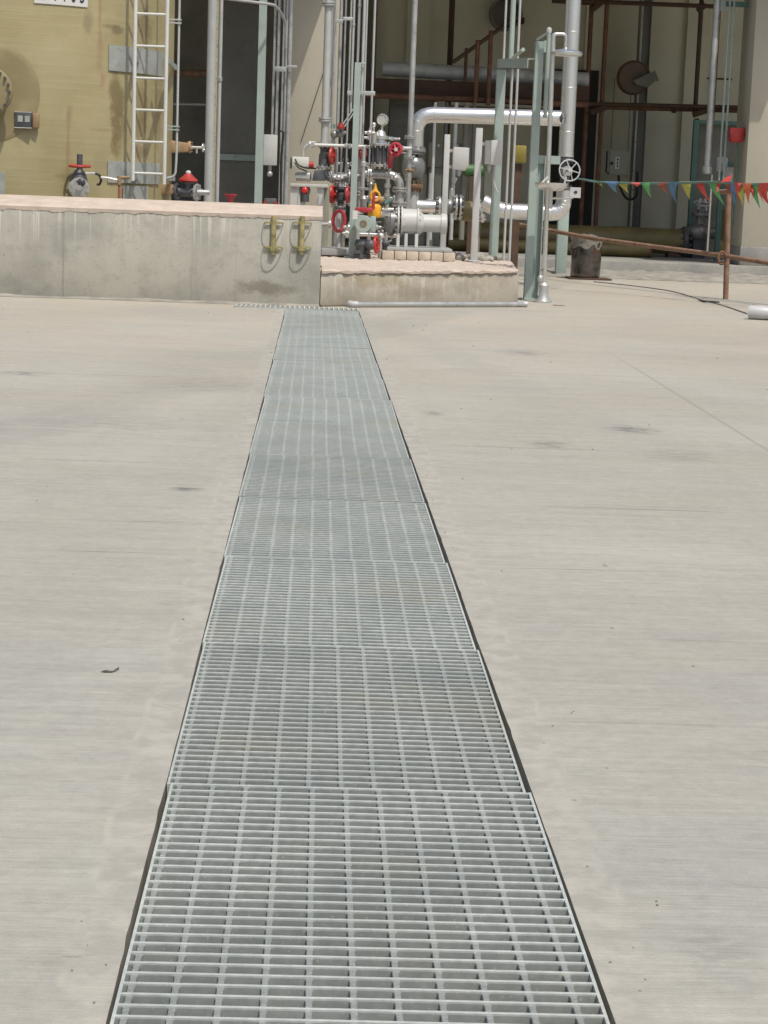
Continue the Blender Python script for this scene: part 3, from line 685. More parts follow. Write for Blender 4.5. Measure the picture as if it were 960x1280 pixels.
obj('roof', MB().box((-9.6, BY - .35, 5), (11.6, BW + .6, 5.2)), 'plaster', t)
obj('lintel_beam', MB().box((-9, BY + .03, 3.55), (lc0 - .003, BY + .33, 4.995)), 'plaster', t)
obj('lintel_beam', MB().box((lc1 + .003, BY + .03, 3.60), (rc0 - .003, BY + .33, 4.995)), 'plaster', t)
obj('shade_corbel', MB().prism([(lc0 - .002, BY - .9, 3.9), (lc0 - .002, BY - .003, 3.5), (lc0 - .002, BY - .003, 4.2), (lc0 - .002, BY - .9, 4.2)], (.50, 0, 0)), 'plaster', t)  # unseen blocks above the view, shaped to cast slanting shade down the columns
obj('shade_corbel', MB().prism([(rc0 - .002, BY - .9, 3.85), (rc0 - .002, BY + .017, 3.45), (rc0 - .002, BY + .017, 4.2), (rc0 - .002, BY - .9, 4.2)], (.62, 0, 0)), 'plaster', t)
# wall details: pilaster and recessed panel joints
for px in (742, 868, 520):
    x = W(px, 100, BW).x; obj('wall_pilaster', MB().box((x - .16, BW - .09, .17), (x + .16, BW - .004, 4.9)), 'inner', t)
def wallrect(name, x0p, y0p, x1p, y1p, Y, m, d=.02, label=None):
    a, b = W(x0p, y0p, Y), W(x1p, y1p, Y)
    return MB().box((a.x, Y, b.z), (b.x, Y + d, a.z))
obj('doorway', wallrect('', 690, 86, 737, 318, BW - .12, 'dark', .115), 'void', t, label='black doorway in the back wall')  # flat dark slab; the doorway's unlit depth is put into its colour
obj('doorway', wallrect('', 200, -40, 275, 300, BW - .12, 'dark', .115), 'dark', t, label='black opening behind the tank')  # flat slabs from here on carry the shade of the gaps as colour
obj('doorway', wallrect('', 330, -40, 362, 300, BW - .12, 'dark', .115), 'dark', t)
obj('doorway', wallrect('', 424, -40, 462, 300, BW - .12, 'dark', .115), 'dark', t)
cj = W(858, 97, BW); obj('wall_joint', MB().box((cj.x, BW - .012, cj.z - .012), (W(915, 97, BW).x, BW - .002, cj.z + .012)), 'rustdark', t)

# ------------------------------------------------------------------ generic pipe things
def vpipe(name, label, cat, px, pyref, ytop, ybot, Y, rpx, m, group=None, flanges=(), couplings=(), seg=14, fR=1.9, top_ext=None):
    x = W(px, pyref, Y).x; z1 = W(px, ytop, Y).z if top_ext is None else top_ext; z0 = max(W(px, ybot, Y).z, .0); r = rpx * PXM(Y)
    t = thing(name, label, cat, (x, Y, z0), group)
    obj('tube', MB().cyl((x, Y, z0), (x, Y, z1), r, seg), m, t)
    for fy in flanges:
        z = W(px, fy, Y).z; mb = MB()
        mb.flange((x, Y, z + r * .28), (0, 0, 1), r * fR, r * .42, 8); mb.flange((x, Y, z - r * .28), (0, 0, 1), r * fR, r * .42, 8); obj('flange', mb, 'galv', t)
    for fy in couplings:
        z = W(px, fy, Y).z; obj('coupling', MB().lathe((x, Y, z - r * 1.2), (0, 0, 1), [(0, r * 1.1), (r * .3, r * 1.45), (r * 2.1, r * 1.45), (r * 2.4, r * 1.1)], seg), 'galv', t)
    return t
def ppipe(name, label, cat, pts, r, m, group=None, rad=.06, seg=14, flanges=(), fm='galv', fR=1.6, parts=()):
    pts = [V(p) for p in pts]; t = thing(name, label, cat, base_of(pts), group)
    obj('tube', MB().tube(bend(pts, rad), r, seg), m, t)
    for (p, ax) in flanges:
        mb = MB(); ax = V(ax).normalized(); mb.flange(V(p) + ax * r * .25, ax, r * fR, r * .36, 10); mb.flange(V(p) - ax * r * .25, ax, r * fR, r * .36, 10); obj('flange', mb, fm, t)
    return t

EQ = 19.7
gp = 'thin vertical pipes beside the beige column'
TOP = 3.42
vpipe('vertical_pipe', 'thick pale vertical pipe with flanges right of the left beige column', 'pipe', 411, 0, -30, 183, EQ, 4.6, 'pale_pipe', None, (5, 150, 180), fR=1.75, top_ext=TOP)
vpipe('vertical_pipe', 'medium pale pipe tight against the thick flanged one', 'pipe', 416.5, 0, -30, 147, EQ + .25, 2.4, 'pale_pipe', None, (), (), top_ext=TOP)
tubes = [(420.5, 1.1, 205, 'thinnest grey pipe, just right of the thick flanged pair', 'galv'), (427, 2.1, 170, 'grey conduit ending at the small red valve', 'galv'),
         (432.7, 1.3, 230, 'thin grey pipe clamped behind the small red valve', 'galv'), (439.4, 1.2, 225, 'thin grey pipe left of the short green post', 'galv'),
         (443, 1.5, 140, 'pale pipe rising right behind the top of the short green post', 'pale_pipe'), (449.7, 1.7, 236, 'pale pipe with a coupling, right edge of the short green post', 'pale_pipe'),
         (456, 1.8, 232, 'left of two pale pipes between the green post and the gauge', 'pale_pipe'), (459.2, 1.2, 240, 'right of two pale pipes between the green post and the gauge', 'pale_pipe'),
         (469, 1.5, 215, 'lone pale pipe standing left of the pressure gauge', 'pale_pipe')]
for i, (px, rp, yb, lab, m) in enumerate(tubes):
    vpipe('vertical_pipe', lab, 'pipe', px, 0, -30, yb, EQ + .12 * (i % 3), rp, m, gp, (), ((15 + 4 * i, 7)[i == 5],) if i in (4, 5) else (), 10, top_ext=TOP)
# clamp rails holding them
def clamp(px0, py, px1, Y, lab, h=4):
    a, b = W(px0, py, Y), W(px1, py, Y); mb = MB().box((a.x, Y, a.z - h * PXM(Y) / 2), (b.x, Y + .03, a.z + h * PXM(Y) / 2))
    single('pipe_clamp', mb, 'galv', lab, 'pipe clamp', a, 'short clamp rails across the thin pipes', .003)
clamp(419, 26, 429, EQ - .06, 'short clamp rail high across the thin grey pipes, left and lower of two'); clamp(429, 23, 441, EQ - .06, 'short clamp rail high across the thin grey pipes, right and upper of two')
clamp(434, 116, 439, EQ - .06, 'stub of clamp rail left of the short green post', 5); clamp(447, 116, 469, EQ - .06, 'bright clamp rail right of the short green post', 5); clamp(449, 79, 457, EQ - .06, 'thin clamp rail level with the top of the short green post', 2)
# tall grey pipe with flanges
vpipe('vertical_pipe', 'tall grey flanged pipe standing before the big shiny elbow', 'pipe', 519, 0, -30, 262, EQ + .3, 3.4, 'galv', None, (172, 197), (), fR=2.1, top_ext=TOP)
# slanted pair to the green post
a, b = W(426, 157, EQ), W(443, 132, EQ)
for k in (0, 1):
    o = V((.012 + .022 * k, 0, -.012 * k)); single('brace', MB().tube([a + o, b + o], .007, 8), 'pale_pipe', ('upper', 'lower')[k] + ' of two slanting stays from the small red valve to the green post', 'brace', a + o, 'slanting stays by the green post')

# short green post
PX = 445.5
x = W(443.5, 200, 18.7).x; z1 = W(445, 78, 18.7).z; hw = 3.8 * PXM(18.7)
t = thing('short_post', 'pale green steel channel post standing among the left valves', 'post', (x, 18.7, PZ))
obj('post_web', MB().box((x - hw, 18.7, PZ), (x + hw, 18.712, z1)), 'green', t)
obj('post_flange', MB().box((x - hw, 18.713, PZ), (x - hw + .008, 18.76, z1)), 'green', t)
obj('post_flange', MB().box((x + hw - .008, 18.713, PZ), (x + hw, 18.76, z1)), 'green', t)
obj('base_plate', MB().box((x - .07, 18.66, PZ), (x + .07, 18.80, PZ + .012)), 'green', t)

# white square posts with boxes
def wpost(px, py, ybot, ytop, Y, wpx, lab, z0):
    x = W(px, py, Y).x; h = wpx / 2 * PXM(Y); z1 = W(px, ytop, Y).z
    t = thing('square_post', lab, 'post', (x, Y, z0), 'pale square posts on the plinth')
    obj('post_tube', MB().box((x - h, Y - h, z0 + .01), (x + h, Y + h, z1)), 'lgrey', t, bevel=.004)
    obj('base_plate', MB().box((x - h * 1.8, Y - h * 1.8, z0), (x + h * 1.8, Y + h * 1.8, z0 + .012)), 'lgrey', t); return x
wpost(558, 200, 305, 168, 19.3, 7.0, 'shorter pale square post, left of the two on the plinth', PZ + .012)
wpost(597.5, 200, 320, 160, 18.9, 8.3, 'taller pale square post, right of the two on the plinth', PZ + .004)
Yb = 19.25
a, b = W(566.5, 183.5, Yb), W(585.5, 214, Yb); cx = (a.x + b.x) / 2
t = thing('junction_box', 'pale green junction box with a cut lower corner beside the shorter square post', 'junction box', (cx, Yb, b.z))
cz = a.z - b.z
obj('box_body', MB().prism([(a.x + .01, Yb, a.z), (b.x, Yb, a.z - .004), (b.x, Yb, b.z + .05), (b.x - .035, Yb, b.z), (a.x + .003, Yb, b.z + .012), (a.x, Yb, a.z - .03)], (0, .09, 0)), 'boxgreen' if 0 else 'lgrey', t, bevel=.006)
obj('cable_gland', MB().lathe((cx - .01, Yb + .045, b.z - .05), (0, 0, 1), [(0, .016), (.02, .016), (.021, .024), (.052, .024)], 12), 'galv', t)
obj('bracket', MB().box((a.x - .05, Yb + .05, a.z - .05), (a.x + .003, Yb + .065, a.z - .02)), 'galv', t)
obj('bracket', MB().box((a.x - .05, Yb + .05, b.z + .02), (a.x + .003, Yb + .065, b.z + .05)), 'galv', t)
Yb = 18.85
a, b = W(607.5, 175, Yb), W(627, 206.5, Yb)
t = thing('junction_box', 'pale grey junction box fixed between the taller square post and the green frame', 'junction box', (a.x + .07, Yb, b.z))
obj('box_body', MB().box((a.x + .045, Yb - .05, b.z), (b.x, Yb + .09, a.z)), 'lgrey', t, bevel=.008)
obj('box_flank', MB().prism([(a.x, Yb + .02, a.z - .004), (a.x + .043, Yb - .046, a.z - .004), (a.x + .043, Yb + .085, a.z - .004), (a.x, Yb + .085, a.z - .004)], (0, 0, b.z - a.z + .008)), 'white', t)
obj('conduit', MB().tube(bend([(a.x + .09, Yb + .03, b.z), (a.x + .09, Yb + .03, b.z - .17), (a.x + .13, Yb + .03, b.z - .25)], .05), .011, 10), 'pale_pipe', t)
obj('cable_gland', MB().lathe((a.x + .045, Yb + .03, b.z - .07), (0, 0, 1), [(0, .014), (.02, .014), (.021, .022), (.07, .022)], 12), 'galv', t)
obj('bracket', MB().box((a.x - .05, Yb + .05, a.z - .05), (a.x + .003, Yb + .065, a.z - .02)), 'galv', t)

# ------------------------------------------------------------------ green frame
YL, YR = 19.6, 17.75
rb_ = G(656.5, 372); xR = rb_.x; hwR = 7.4 * PXM(YR)
xL = W(623.5, 200, YL).x; hwL = 6.6 * PXM(YL)
zR = W(661, 51, YR).z; zL = W(628, 75, YL).z
t = thing('pipe_rack', 'pale green steel channel frame beside the plinth with tall and short uprights', 'pipe support', (xR, YR, 0))
obj('upright', MB().box((xR - hwR, YR - .004, .012), (xR + hwR * .3, YR + .006, zR)).box((xR - hwR, YR + .007, .012), (xR - hwR + .008, YR + .08, zR)), 'green', t)
obj('upright', MB().box((xR + hwR * .34, YR + .05, .012), (xR + hwR * 1.55, YR + .06, W(668, 196, YR).z)).box((xR + hwR * 1.55 - .008, YR - .01, .012), (xR + hwR * 1.55, YR + .049, W(668, 196, YR).z)), 'green', t)
obj('base_plate', MB().box((xR - .08, YR - .06, 0), (xR + .12, YR + .13, .012)), 'green', t)
obj('upright', MB().box((xL - hwL, YL, PZ), (xL + hwL * .62, YL + .01, zL - .09)).box((xL - hwL, YL + .011, PZ), (xL - hwL + .008, YL + .09, zL - .09)), 'green', t)
zc = zL
def channel(a, b, hgt, dep=.07, m='green'):   # horizontal channel from a to b, web facing the camera
    a, b = V(a), V(b); mb = MB(); dz = V((0, 0, 1)); d = (b - a).normalized(); nrm = d.cross(dz)
    nrm = nrm if nrm.y < 0 else -nrm; mid = (a + b) / 2; L2 = (b - a) / 2
    mb.obox(mid - dz * hgt / 2, L2, nrm * .004, dz * hgt / 2)
    mb.obox(mid + dz * .004 + nrm * dep / 2 * -1, L2, nrm * (dep / 2 + .004), dz * .0038); return mb
# left portal beam: over the left upright, running to the right upright
obj('beam', channel((xL - hwL, YL - .01, zc), (xR - hwR - .002, YR + .6, W(652, 73.5, YR + .6).z), 10 * PXM(YL), .10), 'green', t)
obj('beam', channel((xR + hwR * .32, YR + .0, zR), (W(694, 51, YR).x, YR + .02, zR), 13 * PXM(YR), .08), 'green', t)
za = W(680, 195.5, YR).z
obj('beam', channel((xR + hwR * .34, YR + .02, za), (W(701, 196, YR).x, YR + .02, za), 9 * PXM(YR), .08), 'green', t)
p0, p1 = W(642, 72, 18.6), W(654, 62, 18.2); obj('bracket_arm', MB().bar(p0, p1, .03, .03), 'green', t)
# thin conduits of the frame
for (px, y0_, y1_, rp, lab) in ((632, -30, 78, 1.4, 'thin pale conduit rising from the green beam, left one'), (641, -30, 78, 3.2, 'green-grey channel conduit rising from the middle of the green beam'), (649.5, -30, 74, 1.5, 'thin pale conduit rising from the green beam, right one')):
    vpipe('conduit', lab, 'conduit', px, 20, y0_, y1_, YL - .02, rp, 'green' if rp > 3 else 'pale_pipe', 'conduits on the green frame', (), (), 10, top_ext=TOP)
for (px, lab) in ((637.5, 'thin pale conduit from under the green beam down to the plinth, left one'), (644.5, 'thin pale conduit from under the green beam down to the plinth, right one')):
    vpipe('conduit', lab, 'conduit', px, 150, 86, 326, 19.3, 1.6, 'pale_pipe', 'conduits on the green frame', (), (), 10)
# lamp-arm tube
x = W(682.5, 120, YR - .1).x; zt_ = W(685, 38, YR).z
t = thing('vent_tube', 'thin pale green capped tube strapped to the tall green upright', 'tube', (x, YR - .1, W(680, 148, YR).z))
obj('tube', MB().cyl((x, YR - .1, W(680, 148, YR).z), (x, YR - .1, zt_), 2.6 * PXM(YR), 12), 'green', t)
obj('cap', MB().lathe((x, YR - .1, zt_), (0, 0, 1), [(-.03, .021), (0, .024), (.014, .018), (.02, .004)], 12), 'pale_pipe', t)
obj('arm', MB().bar((x, YR - .1, zt_ - .02), (W(671, 49, YR).x, YR - .02, zR + .012), .022, .022), 'green', t)
# short green support stool behind
x = W(702.5, 300, 23.6).x
t = thing('pipe_stool', 'stout pale green pipe support under the shiny elbow', 'pipe support', (x, 23.6, 0))
obj('post_tube', MB().box((x - .062, 23.54, .014), (x + .062, 23.66, W(704, 262, 23.6).z)), 'green', t, bevel=.004)
obj('base_plate', MB().box((x - .11, 23.5, 0), (x + .11, 23.70, .014)), 'green', t)

# ------------------------------------------------------------------ insulated pipework
YI = 20.6; mI = PXM(YI); rI = 9.6 * mI
pA = [W(519.5, 186, YI), W(522, 143, YI), W(701, 148, YI)]
pA[1].x = pA[0].x
t = ppipe('insulated_pipe', 'shiny aluminium-clad pipe bending from the round grey valve to the right', 'pipe', pA, rI, 'clad', rad=.20, seg=28)
bp = bend(pA, .20, 6)
for k in (1, 3, 5, 7):
    p = bp[k]; d = (bp[k + 1] - bp[k - 1]).normalized(); obj('jacket_seam', MB().lathe(p - d * .005, d, [(0, rI * 1.0), (.002, rI * 1.03), (.008, rI * 1.03), (.010, rI)], 28), 'clad', t)
for f in (.25, .52, .8):
    p = pA[1].lerp(pA[2], f); d = (pA[2] - pA[1]).normalized(); obj('jacket_seam', MB().lathe(p - d * .005, d, [(0, rI), (.002, rI * 1.025), (.010, rI * 1.025), (.012, rI)], 28), 'clad', t)
fl = MB(); c = W(520, 188, YI); fl.flange((pA[0].x, YI, c.z), (0, 0, 1), rI * 1.35, .03, 10); obj('flange', fl, 'greycast', t)
# round valve below it
c = W(518, 209, YI); x = pA[0].x - .012
t = thing('globe_valve', 'large round grey valve body under the shiny elbow', 'valve', (x, YI, W(518, 262, YI).z))
mb = MB().ball((x, YI, c.z), 14.5 * mI, 1, 1, 1.12, 24, 16); mb.flange((x, YI, c.z + 17 * mI), (0, 0, 1), 12 * mI, .025, 10); obj('valve_body', mb, 'greycast', t)
obj('flange', MB().flange((x, YI, W(518, 233, YI).z), (0, 0, 1), 12 * mI, .045, 10), 'frpbrown', t)
obj('spool', MB().cyl((x, YI, W(518, 262, YI).z), (x, YI, W(518, 236, YI).z), 7.5 * mI, 20), 'pale_pipe', t)
obj('handle', MB().tube([(x - .06, YI - .1, c.z + .13), (x - .17, YI - .2, c.z + .14)], .008, 8), 'galv', t)
# vertical
xB = W(709.5, 150, YI).x; rB = 9.4 * mI; zB = W(708, 195, YI).z
t = thing('insulated_pipe', 'tall shiny aluminium-clad vertical pipe behind the shower head', 'pipe', (xB, YI, zB))
obj('tube', MB().cyl((xB, YI, zB), (xB, YI, TOP), rB, 28), 'clad', t)
for py in (40, 110, 165):
    z = W(710, py, YI).z; obj('jacket_seam', MB().lathe((xB, YI, z - .006), (0, 0, 1), [(0, rB), (.003, rB * 1.03), (.009, rB * 1.03), (.012, rB)], 28), 'clad', t)
obj('jacket_rim', MB().lathe((xB, YI, zB - .012), (0, 0, 1), [(0, rB * .98), (.0, rB * 1.05), (.02, rB * 1.05), (.022, rB)], 28), 'steel', t)
tt = W(703, 149, YI)
obj('tee_valve', MB().cyl((pA[2].x - .01, YI, pA[2].z), (xB - rB * .6, YI, pA[2].z), rI * .5, 12).wheel((xB - rB - .0, YI - .11, pA[2].z + .0), (1, 0, 0), .04, .008, 4), 'cast', t)
# lower return: tall valve, elbow, run to the left
zE = W(690, 266, YI).z; xl_ = W(612, 262, YI).x
pE = [V((xB, YI, W(708, 232, YI).z)), V((xB, YI, zE)), V((xl_ + .02, YI, zE + .0)), V((xl_ - .06, YI, zE + .16))]
pE2 = [V((xB, YI, W(708, 236, YI).z)), V((xB, YI, zE)), V((W(626, 265, YI).x, YI, zE)), V((W(603, 251, YI).x, YI, W(603, 252, YI).z))]
t = ppipe('insulated_pipe', 'shiny segmented elbow and run low behind the green frame', 'pipe', pE2, rI * 1.02, 'clad', rad=.21, seg=28)
bp = bend(pE2, .21, 6)
for k in range(1, len(bp) - 1):
    p = bp[k]; d = (bp[k + 1] - bp[k - 1]).normalized(); obj('jacket_seam', MB().lathe(p - d * .004, d, [(0, rI * 1.02), (.002, rI * 1.055), (.008, rI * 1.055), (.010, rI * 1.02)], 28), 'clad', t)
# gate valve with pale handwheel
c = W(712, 213, 19.95)
t = thing('gate_valve', 'valve with pale spoked handwheel between the shiny vertical pipe and elbow', 'valve', (xB, YI, W(708, 236, YI).z))
mb = MB().cyl((xB, YI, W(708, 240, YI).z), (xB, YI, W(708, 196, YI).z), rI * .62, 18); mb.flange((xB, YI, W(708, 200, YI).z), (0, 0, 1), rI * 1.1, .03, 8); mb.flange((xB, YI, W(708, 236, YI).z), (0, 0, 1), rI * 1.1, .03, 8)
obj('valve_body', mb, 'cast', t)
obj('stem', MB().cyl((xB, YI - .05, c.z), (c.x, 19.93, c.z), .016, 10).cyl((xB, YI - .05, c.z), (xB + .002, YI - .22, c.z), .05, 14), 'galv', t)
obj('handwheel', MB().wheel((c.x, 19.95, c.z), (.12, -1, .15), 13 * PXM(19.95), .0075, 6, .12), 'pale_pipe', t)

# line C: from the big spool towards the elbow
zC = W(560, 261, YI - .5).z; Yc = YI - .45
xa, xb = W(521, 258, Yc).x, W(545, 260, Yc).x
t = thing('insulated_pipe', 'short bright clad stub between the big flanged spool and the actuated valve', 'pipe', (xa, Yc, zC))
obj('tube', MB().lathe((xa, Yc, W(533, 258, Yc).z), (1, 0, 0), [(0, .06), (.0, .063), (xb - xa - .01, .063), (xb - xa, .05)], 24), 'clad', t)
x0_, x1_ = W(546, 260, Yc).x, W(576, 258, Yc).x; zc = W(560, 258, Yc).z
t = thing('control_valve', 'small steel valve with lever between twin bolted flanges, right of the shorter square post', 'valve', (x0_, Yc, zc - .1))
mb = MB().cyl((x0_, Yc, zc), (x1_, Yc, zc), .05, 18).ball(((x0_ + x1_) / 2, Yc, zc), .075, 1, 1, 1); obj('valve_body', mb, 'greycast', t)
for px in (549, 570, 575):
    obj('flange', MB().flange((W(px, 258, Yc).x, Yc, zc), (1, 0, 0), .098 if px < 560 else .125, .022, 10), 'steel', t)
mb = MB().cyl(((x0_ + x1_) / 2 + .02, Yc, zc + .06), ((x0_ + x1_) / 2 + .02, Yc, zc + .17), .022, 12).tube([((x0_ + x1_) / 2 + .02, Yc, zc + .17), ((x0_ + x1_) / 2 + .06, Yc - .05, zc + .28)], .012, 8)
obj('lever', mb, 'steel', t)
a, b = W(578, 266, Yc).x, W(593, 266, Yc).x
t = thing('resin_pipe', 'short yellow-brown resin pipe stub between two bolted flanges', 'pipe', (a, Yc, zc - .05))
obj('tube', MB().cyl((a, Yc, zc - .04), (b, Yc, zc - .04), 12 * mI, 24), 'frp', t)
obj('flange', MB().flange((W(599, 262, YI - .2).x, YI - .3, zc - .03), (1, 0, .3), .125, .025, 10), 'steel', t)

# ------------------------------------------------------------------ big flanged spool
Ys = 18.95; ms = PXM(Ys); zs = W(515, 277, Ys).z
def X_(px): return W(px, 277, Ys).x
x0_ = X_(490)
t = thing('flanged_spool', 'big pale grey flanged pipe spool with a domed end cap on the plinth', 'pipe fitting', (X_(520), Ys, PZ + .115))
obj('drum', MB().cyl((X_(502), Ys, zs), (X_(523), Ys, zs), 15.5 * ms, 32), 'lgrey', t)
for px, R in ((497.5, 18), (502, 18), (522, 17)):
    obj('flange', MB().flange((X_(px), Ys, zs), (1, 0, 0), R * ms, 2.6 * ms, 12), 'lgrey', t)
obj('reducer', MB().lathe((X_(523.5), Ys, zs - .01), (1, 0, 0), [(0, 15 * ms), (6 * ms, 10.8 * ms), (30 * ms, 10.8 * ms)], 28), 'lgrey', t)
obj('end_cap', MB().lathe((X_(551), Ys, zs - .01), (1, 0, 0), [(0, 10.8 * ms), (0, 12.4 * ms), (6.5 * ms, 12.4 * ms), (7.6 * ms, 11 * ms), (8, 2 * ms)][:4], 28), 'lgrey', t)
for px in (498, 508, 521):
    obj('leg', MB().box((X_(px) - .014, Ys - .09, PZ + .116), (X_(px) + .014, Ys + .09, zs - .11)), 'white' if px != 508 else 'lgrey', t)
obj('side_pipe', MB().cyl((X_(473), Ys, W(480, 268, Ys).z), (X_(496), Ys, W(480, 268, Ys).z), 4 * ms, 16).cyl((X_(484), Ys, W(485, 268, Ys).z), (X_(490), Ys, W(485, 268, Ys).z), 6 * ms, 16), 'steel', t)
obj('side_body', MB().ball((X_(488), Ys, W(488, 282, Ys).z), 10 * ms, .8, 1, 1.3).cyl((X_(488), Ys, zs), (X_(497), Ys, zs), 13 * ms, 20), 'greycast', t)

# ------------------------------------------------------------------ strainer stack with gauge
Yk = 19.5; mk = PXM(Yk)
def K(px, py): return W(px, py, Yk)
c = K(475, 195); x = c.x
t = thing('valve_stack', 'bolted steel valve stack standing under the pressure gauge', 'valve', (x, Yk, K(475, 215).z))
mb = MB().cyl((x, Yk, K(475, 206).z), (x, Yk, K(475, 183).z), 9.5 * mk, 20); 
for k in range(10):
    a = 2 * PI * k / 10; mb.cyl((x + math.cos(a) * 11 * mk, Yk + math.sin(a) * 11 * mk, K(475, 208).z), (x + math.cos(a) * 11 * mk, Yk + math.sin(a) * 11 * mk, K(475, 180).z), .009, 6)
obj('valve_body', mb, 'cast', t)
for py, R in ((181, 13), (207, 13)):
    obj('flange', MB().flange((x, Yk, K(475, py).z), (0, 0, 1), R * mk, 3 * mk, 10), 'steel', t)
obj('bonnet', MB().lathe((x, Yk, K(475, 180).z), (0, 0, 1), [(0, 7 * mk), (4 * mk, 6 * mk), (6 * mk, 6 * mk), (6 * mk, 10.5 * mk), (10 * mk, 10.5 * mk), (10 * mk, 7 * mk), (15 * mk, 5 * mk), (17 * mk, 2.5 * mk)], 20), 'steel', t)
obj('pilot', MB().cyl((x - 8 * mk, Yk - .04, K(467, 180).z), (x - 8 * mk, Yk - .04, K(467, 165).z), 4 * mk, 14).ball((x - 9 * mk, Yk - .02, K(468, 156).z), 3 * mk, 1, 1, 1).cyl((x - 9 * mk, Yk - .02, K(467, 166).z), (x - 9 * mk, Yk - .02, K(467, 156).z), 1.6 * mk, 10), 'steel', t)
zz = K(476, 149.5).z; xg = K(478, 150).x
t = thing('pressure_gauge', 'small round pressure gauge on top of the steel valve stack', 'gauge', (xg, Yk, K(476, 166).z))
ax = V((-.45, -1, .1)).normalized(); cg = V((xg, Yk, zz))
obj('gauge_case', MB().lathe(cg + ax * -.03, ax, [(0, 5.5 * mk), (.004, 7 * mk), (.045, 7 * mk), (.047, 6.2 * mk), (.040, 6.0 * mk)], 28), 'steel', t)
obj('dial', MB().lathe(cg + ax * .009, ax, [(0, 6.1 * mk), (.002, 6.1 * mk)], 28), 'gauge', t)
obj('stem', MB().cyl((xg, Yk, zz - 6 * mk), (xg, Yk, K(476, 167).z), 1.5 * mk, 10), 'steel', t)
# horizontal run under the stack with an elbow down to the spool
zh = K(470, 218).z
pts = [V((K(452, 218).x, Yk, zh)), V((K(500.5, 218).x, Yk, zh)), V((K(500.5, 218).x, Yk, K(500, 258).z))]
xe2 = pts[1].x
ppipe('elbow_pipe', 'grey steel pipe under the valve stack turning down to the big spool', 'pipe', pts, 5 * mk, 'galv', rad=.12, seg=18,
      flanges=[((xe2, Yk, K(500, 237).z), (0, 0, 1)), ((xe2, Yk, K(500, 255).z), (0, 0, 1)), ((K(462, 218).x, Yk, zh), (1, 0, 0))], fm='steel', fR=1.9)
# long thin bright line
zl_ = K(440, 182.5).z
t = ppipe('thin_line', 'thin bright horizontal pipe crossing behind the green post', 'pipe', [V((K(388, 190).x, Yk + .1, zl_ - .02)), V((K(394, 181).x, Yk + .1, zl_)), V((K(515, 183).x, Yk + .1, zl_))], 2.1 * mk, 'white', rad=.05, seg=12)
for px in (391, 433, 437, 503): obj('union_nut', MB().lathe((K(px, 182).x - .018, Yk + .1, zl_), (1, 0, 0), [(0, 3 * mk), (.036, 3 * mk)], 6), 'steel', t)

def hvalve(name, label, cx, cy, Y, body, wheel=None, extra=None, cat='valve', group=None):
    c = W(cx, cy, Y); return thing(name, label, cat, c, group), c
# red handwheel valve right of the stack
c = W(493, 187, Yk - .15)
t = thing('red_valve', 'bright red chain-wheel valve right of the steel valve stack', 'valve', (c.x, Yk - .1, W(488, 212, Yk).z))
obj('handwheel', MB().wheel((c.x + .01, Yk - .2, c.z), (-.35, -1, .1), 7 * mk, 2.2 * mk, 5, .2).ball((c.x + .01, Yk - .17, c.z), 5.5 * mk, 1, .4, 1), 'pinkred', t)
obj('lever', MB().tube([(c.x - .02, Yk - .19, c.z - 5 * mk), (c.x - .04, Yk - .17, c.z - 13 * mk), (c.x - .035, Yk - .15, c.z - 22 * mk)], [3.6 * mk, 4 * mk, 2.6 * mk], 10), 'pinkred', t)
obj('hub', MB().cyl((c.x + .01, Yk - .26, c.z), (c.x + .01, Yk - .05, c.z), 2.2 * mk, 12), 'lgrey', t)
obj('stem', MB().cyl((c.x - .035, Yk - .14, c.z - 22 * mk), (c.x - .035, Yk - .1, W(488, 213, Yk).z), 1.8 * mk, 10), 'steel', t)

# ------------------------------------------------------------------ left cluster
Yp = EQ; mp = PXM(Yp)
def Q(px, py): return W(px, py, Yp)
x = Q(406, 190).x
t = thing('check_valve', 'dark cast valve hanging under the thick flanged vertical pipe', 'valve', (x, Yp, Q(404, 214).z))
obj('valve_body', MB().lathe((x, Yp, Q(404, 210).z), (0, 0, 1), [(0, 5 * mp), (3 * mp, 7.5 * mp), (16 * mp, 7 * mp), (19 * mp, 5.5 * mp), (28 * mp, 6.2 * mp)], 18), 'cast', t)
for py in (182, 209): obj('flange', MB().flange((x, Yp, Q(404, py).z), (0, 0, 1), 9.5 * mp, 2.5 * mp, 8), 'galv', t)
cw = Q(415, 195); obj('handwheel', MB().wheel((cw.x, Yp - .08, cw.z), (1, -.35, 0), 9 * mp, 2.0 * mp, 5, .15).ball((cw.x - .01, Yp - .08, cw.z), 6 * mp, .35, .8, 1.0), 'red', t)
obj('stem', MB().cyl((x, Yp - .03, cw.z), (cw.x, Yp - .08, cw.z), 2 * mp, 10), 'cast', t)
# elbow sweeping right
pts = [V((x, Yp, Q(404, 212).z)), V((Q(409, 222).x, Yp, Q(409, 222).z)), V((Q(452, 222).x, Yp, Q(440, 221).z))]
ppipe('elbow_pipe', 'fat grey elbow pipe sweeping from the dark cast valve towards the green post', 'pipe', pts, 5.2 * mp, 'greycast', rad=.12, seg=18,
      flanges=[((Q(414, 221).x, Yp, pts[2].z), (1, .0, .35)), ((Q(438, 221).x, Yp, pts[2].z), (1, 0, 0))], fR=1.7)
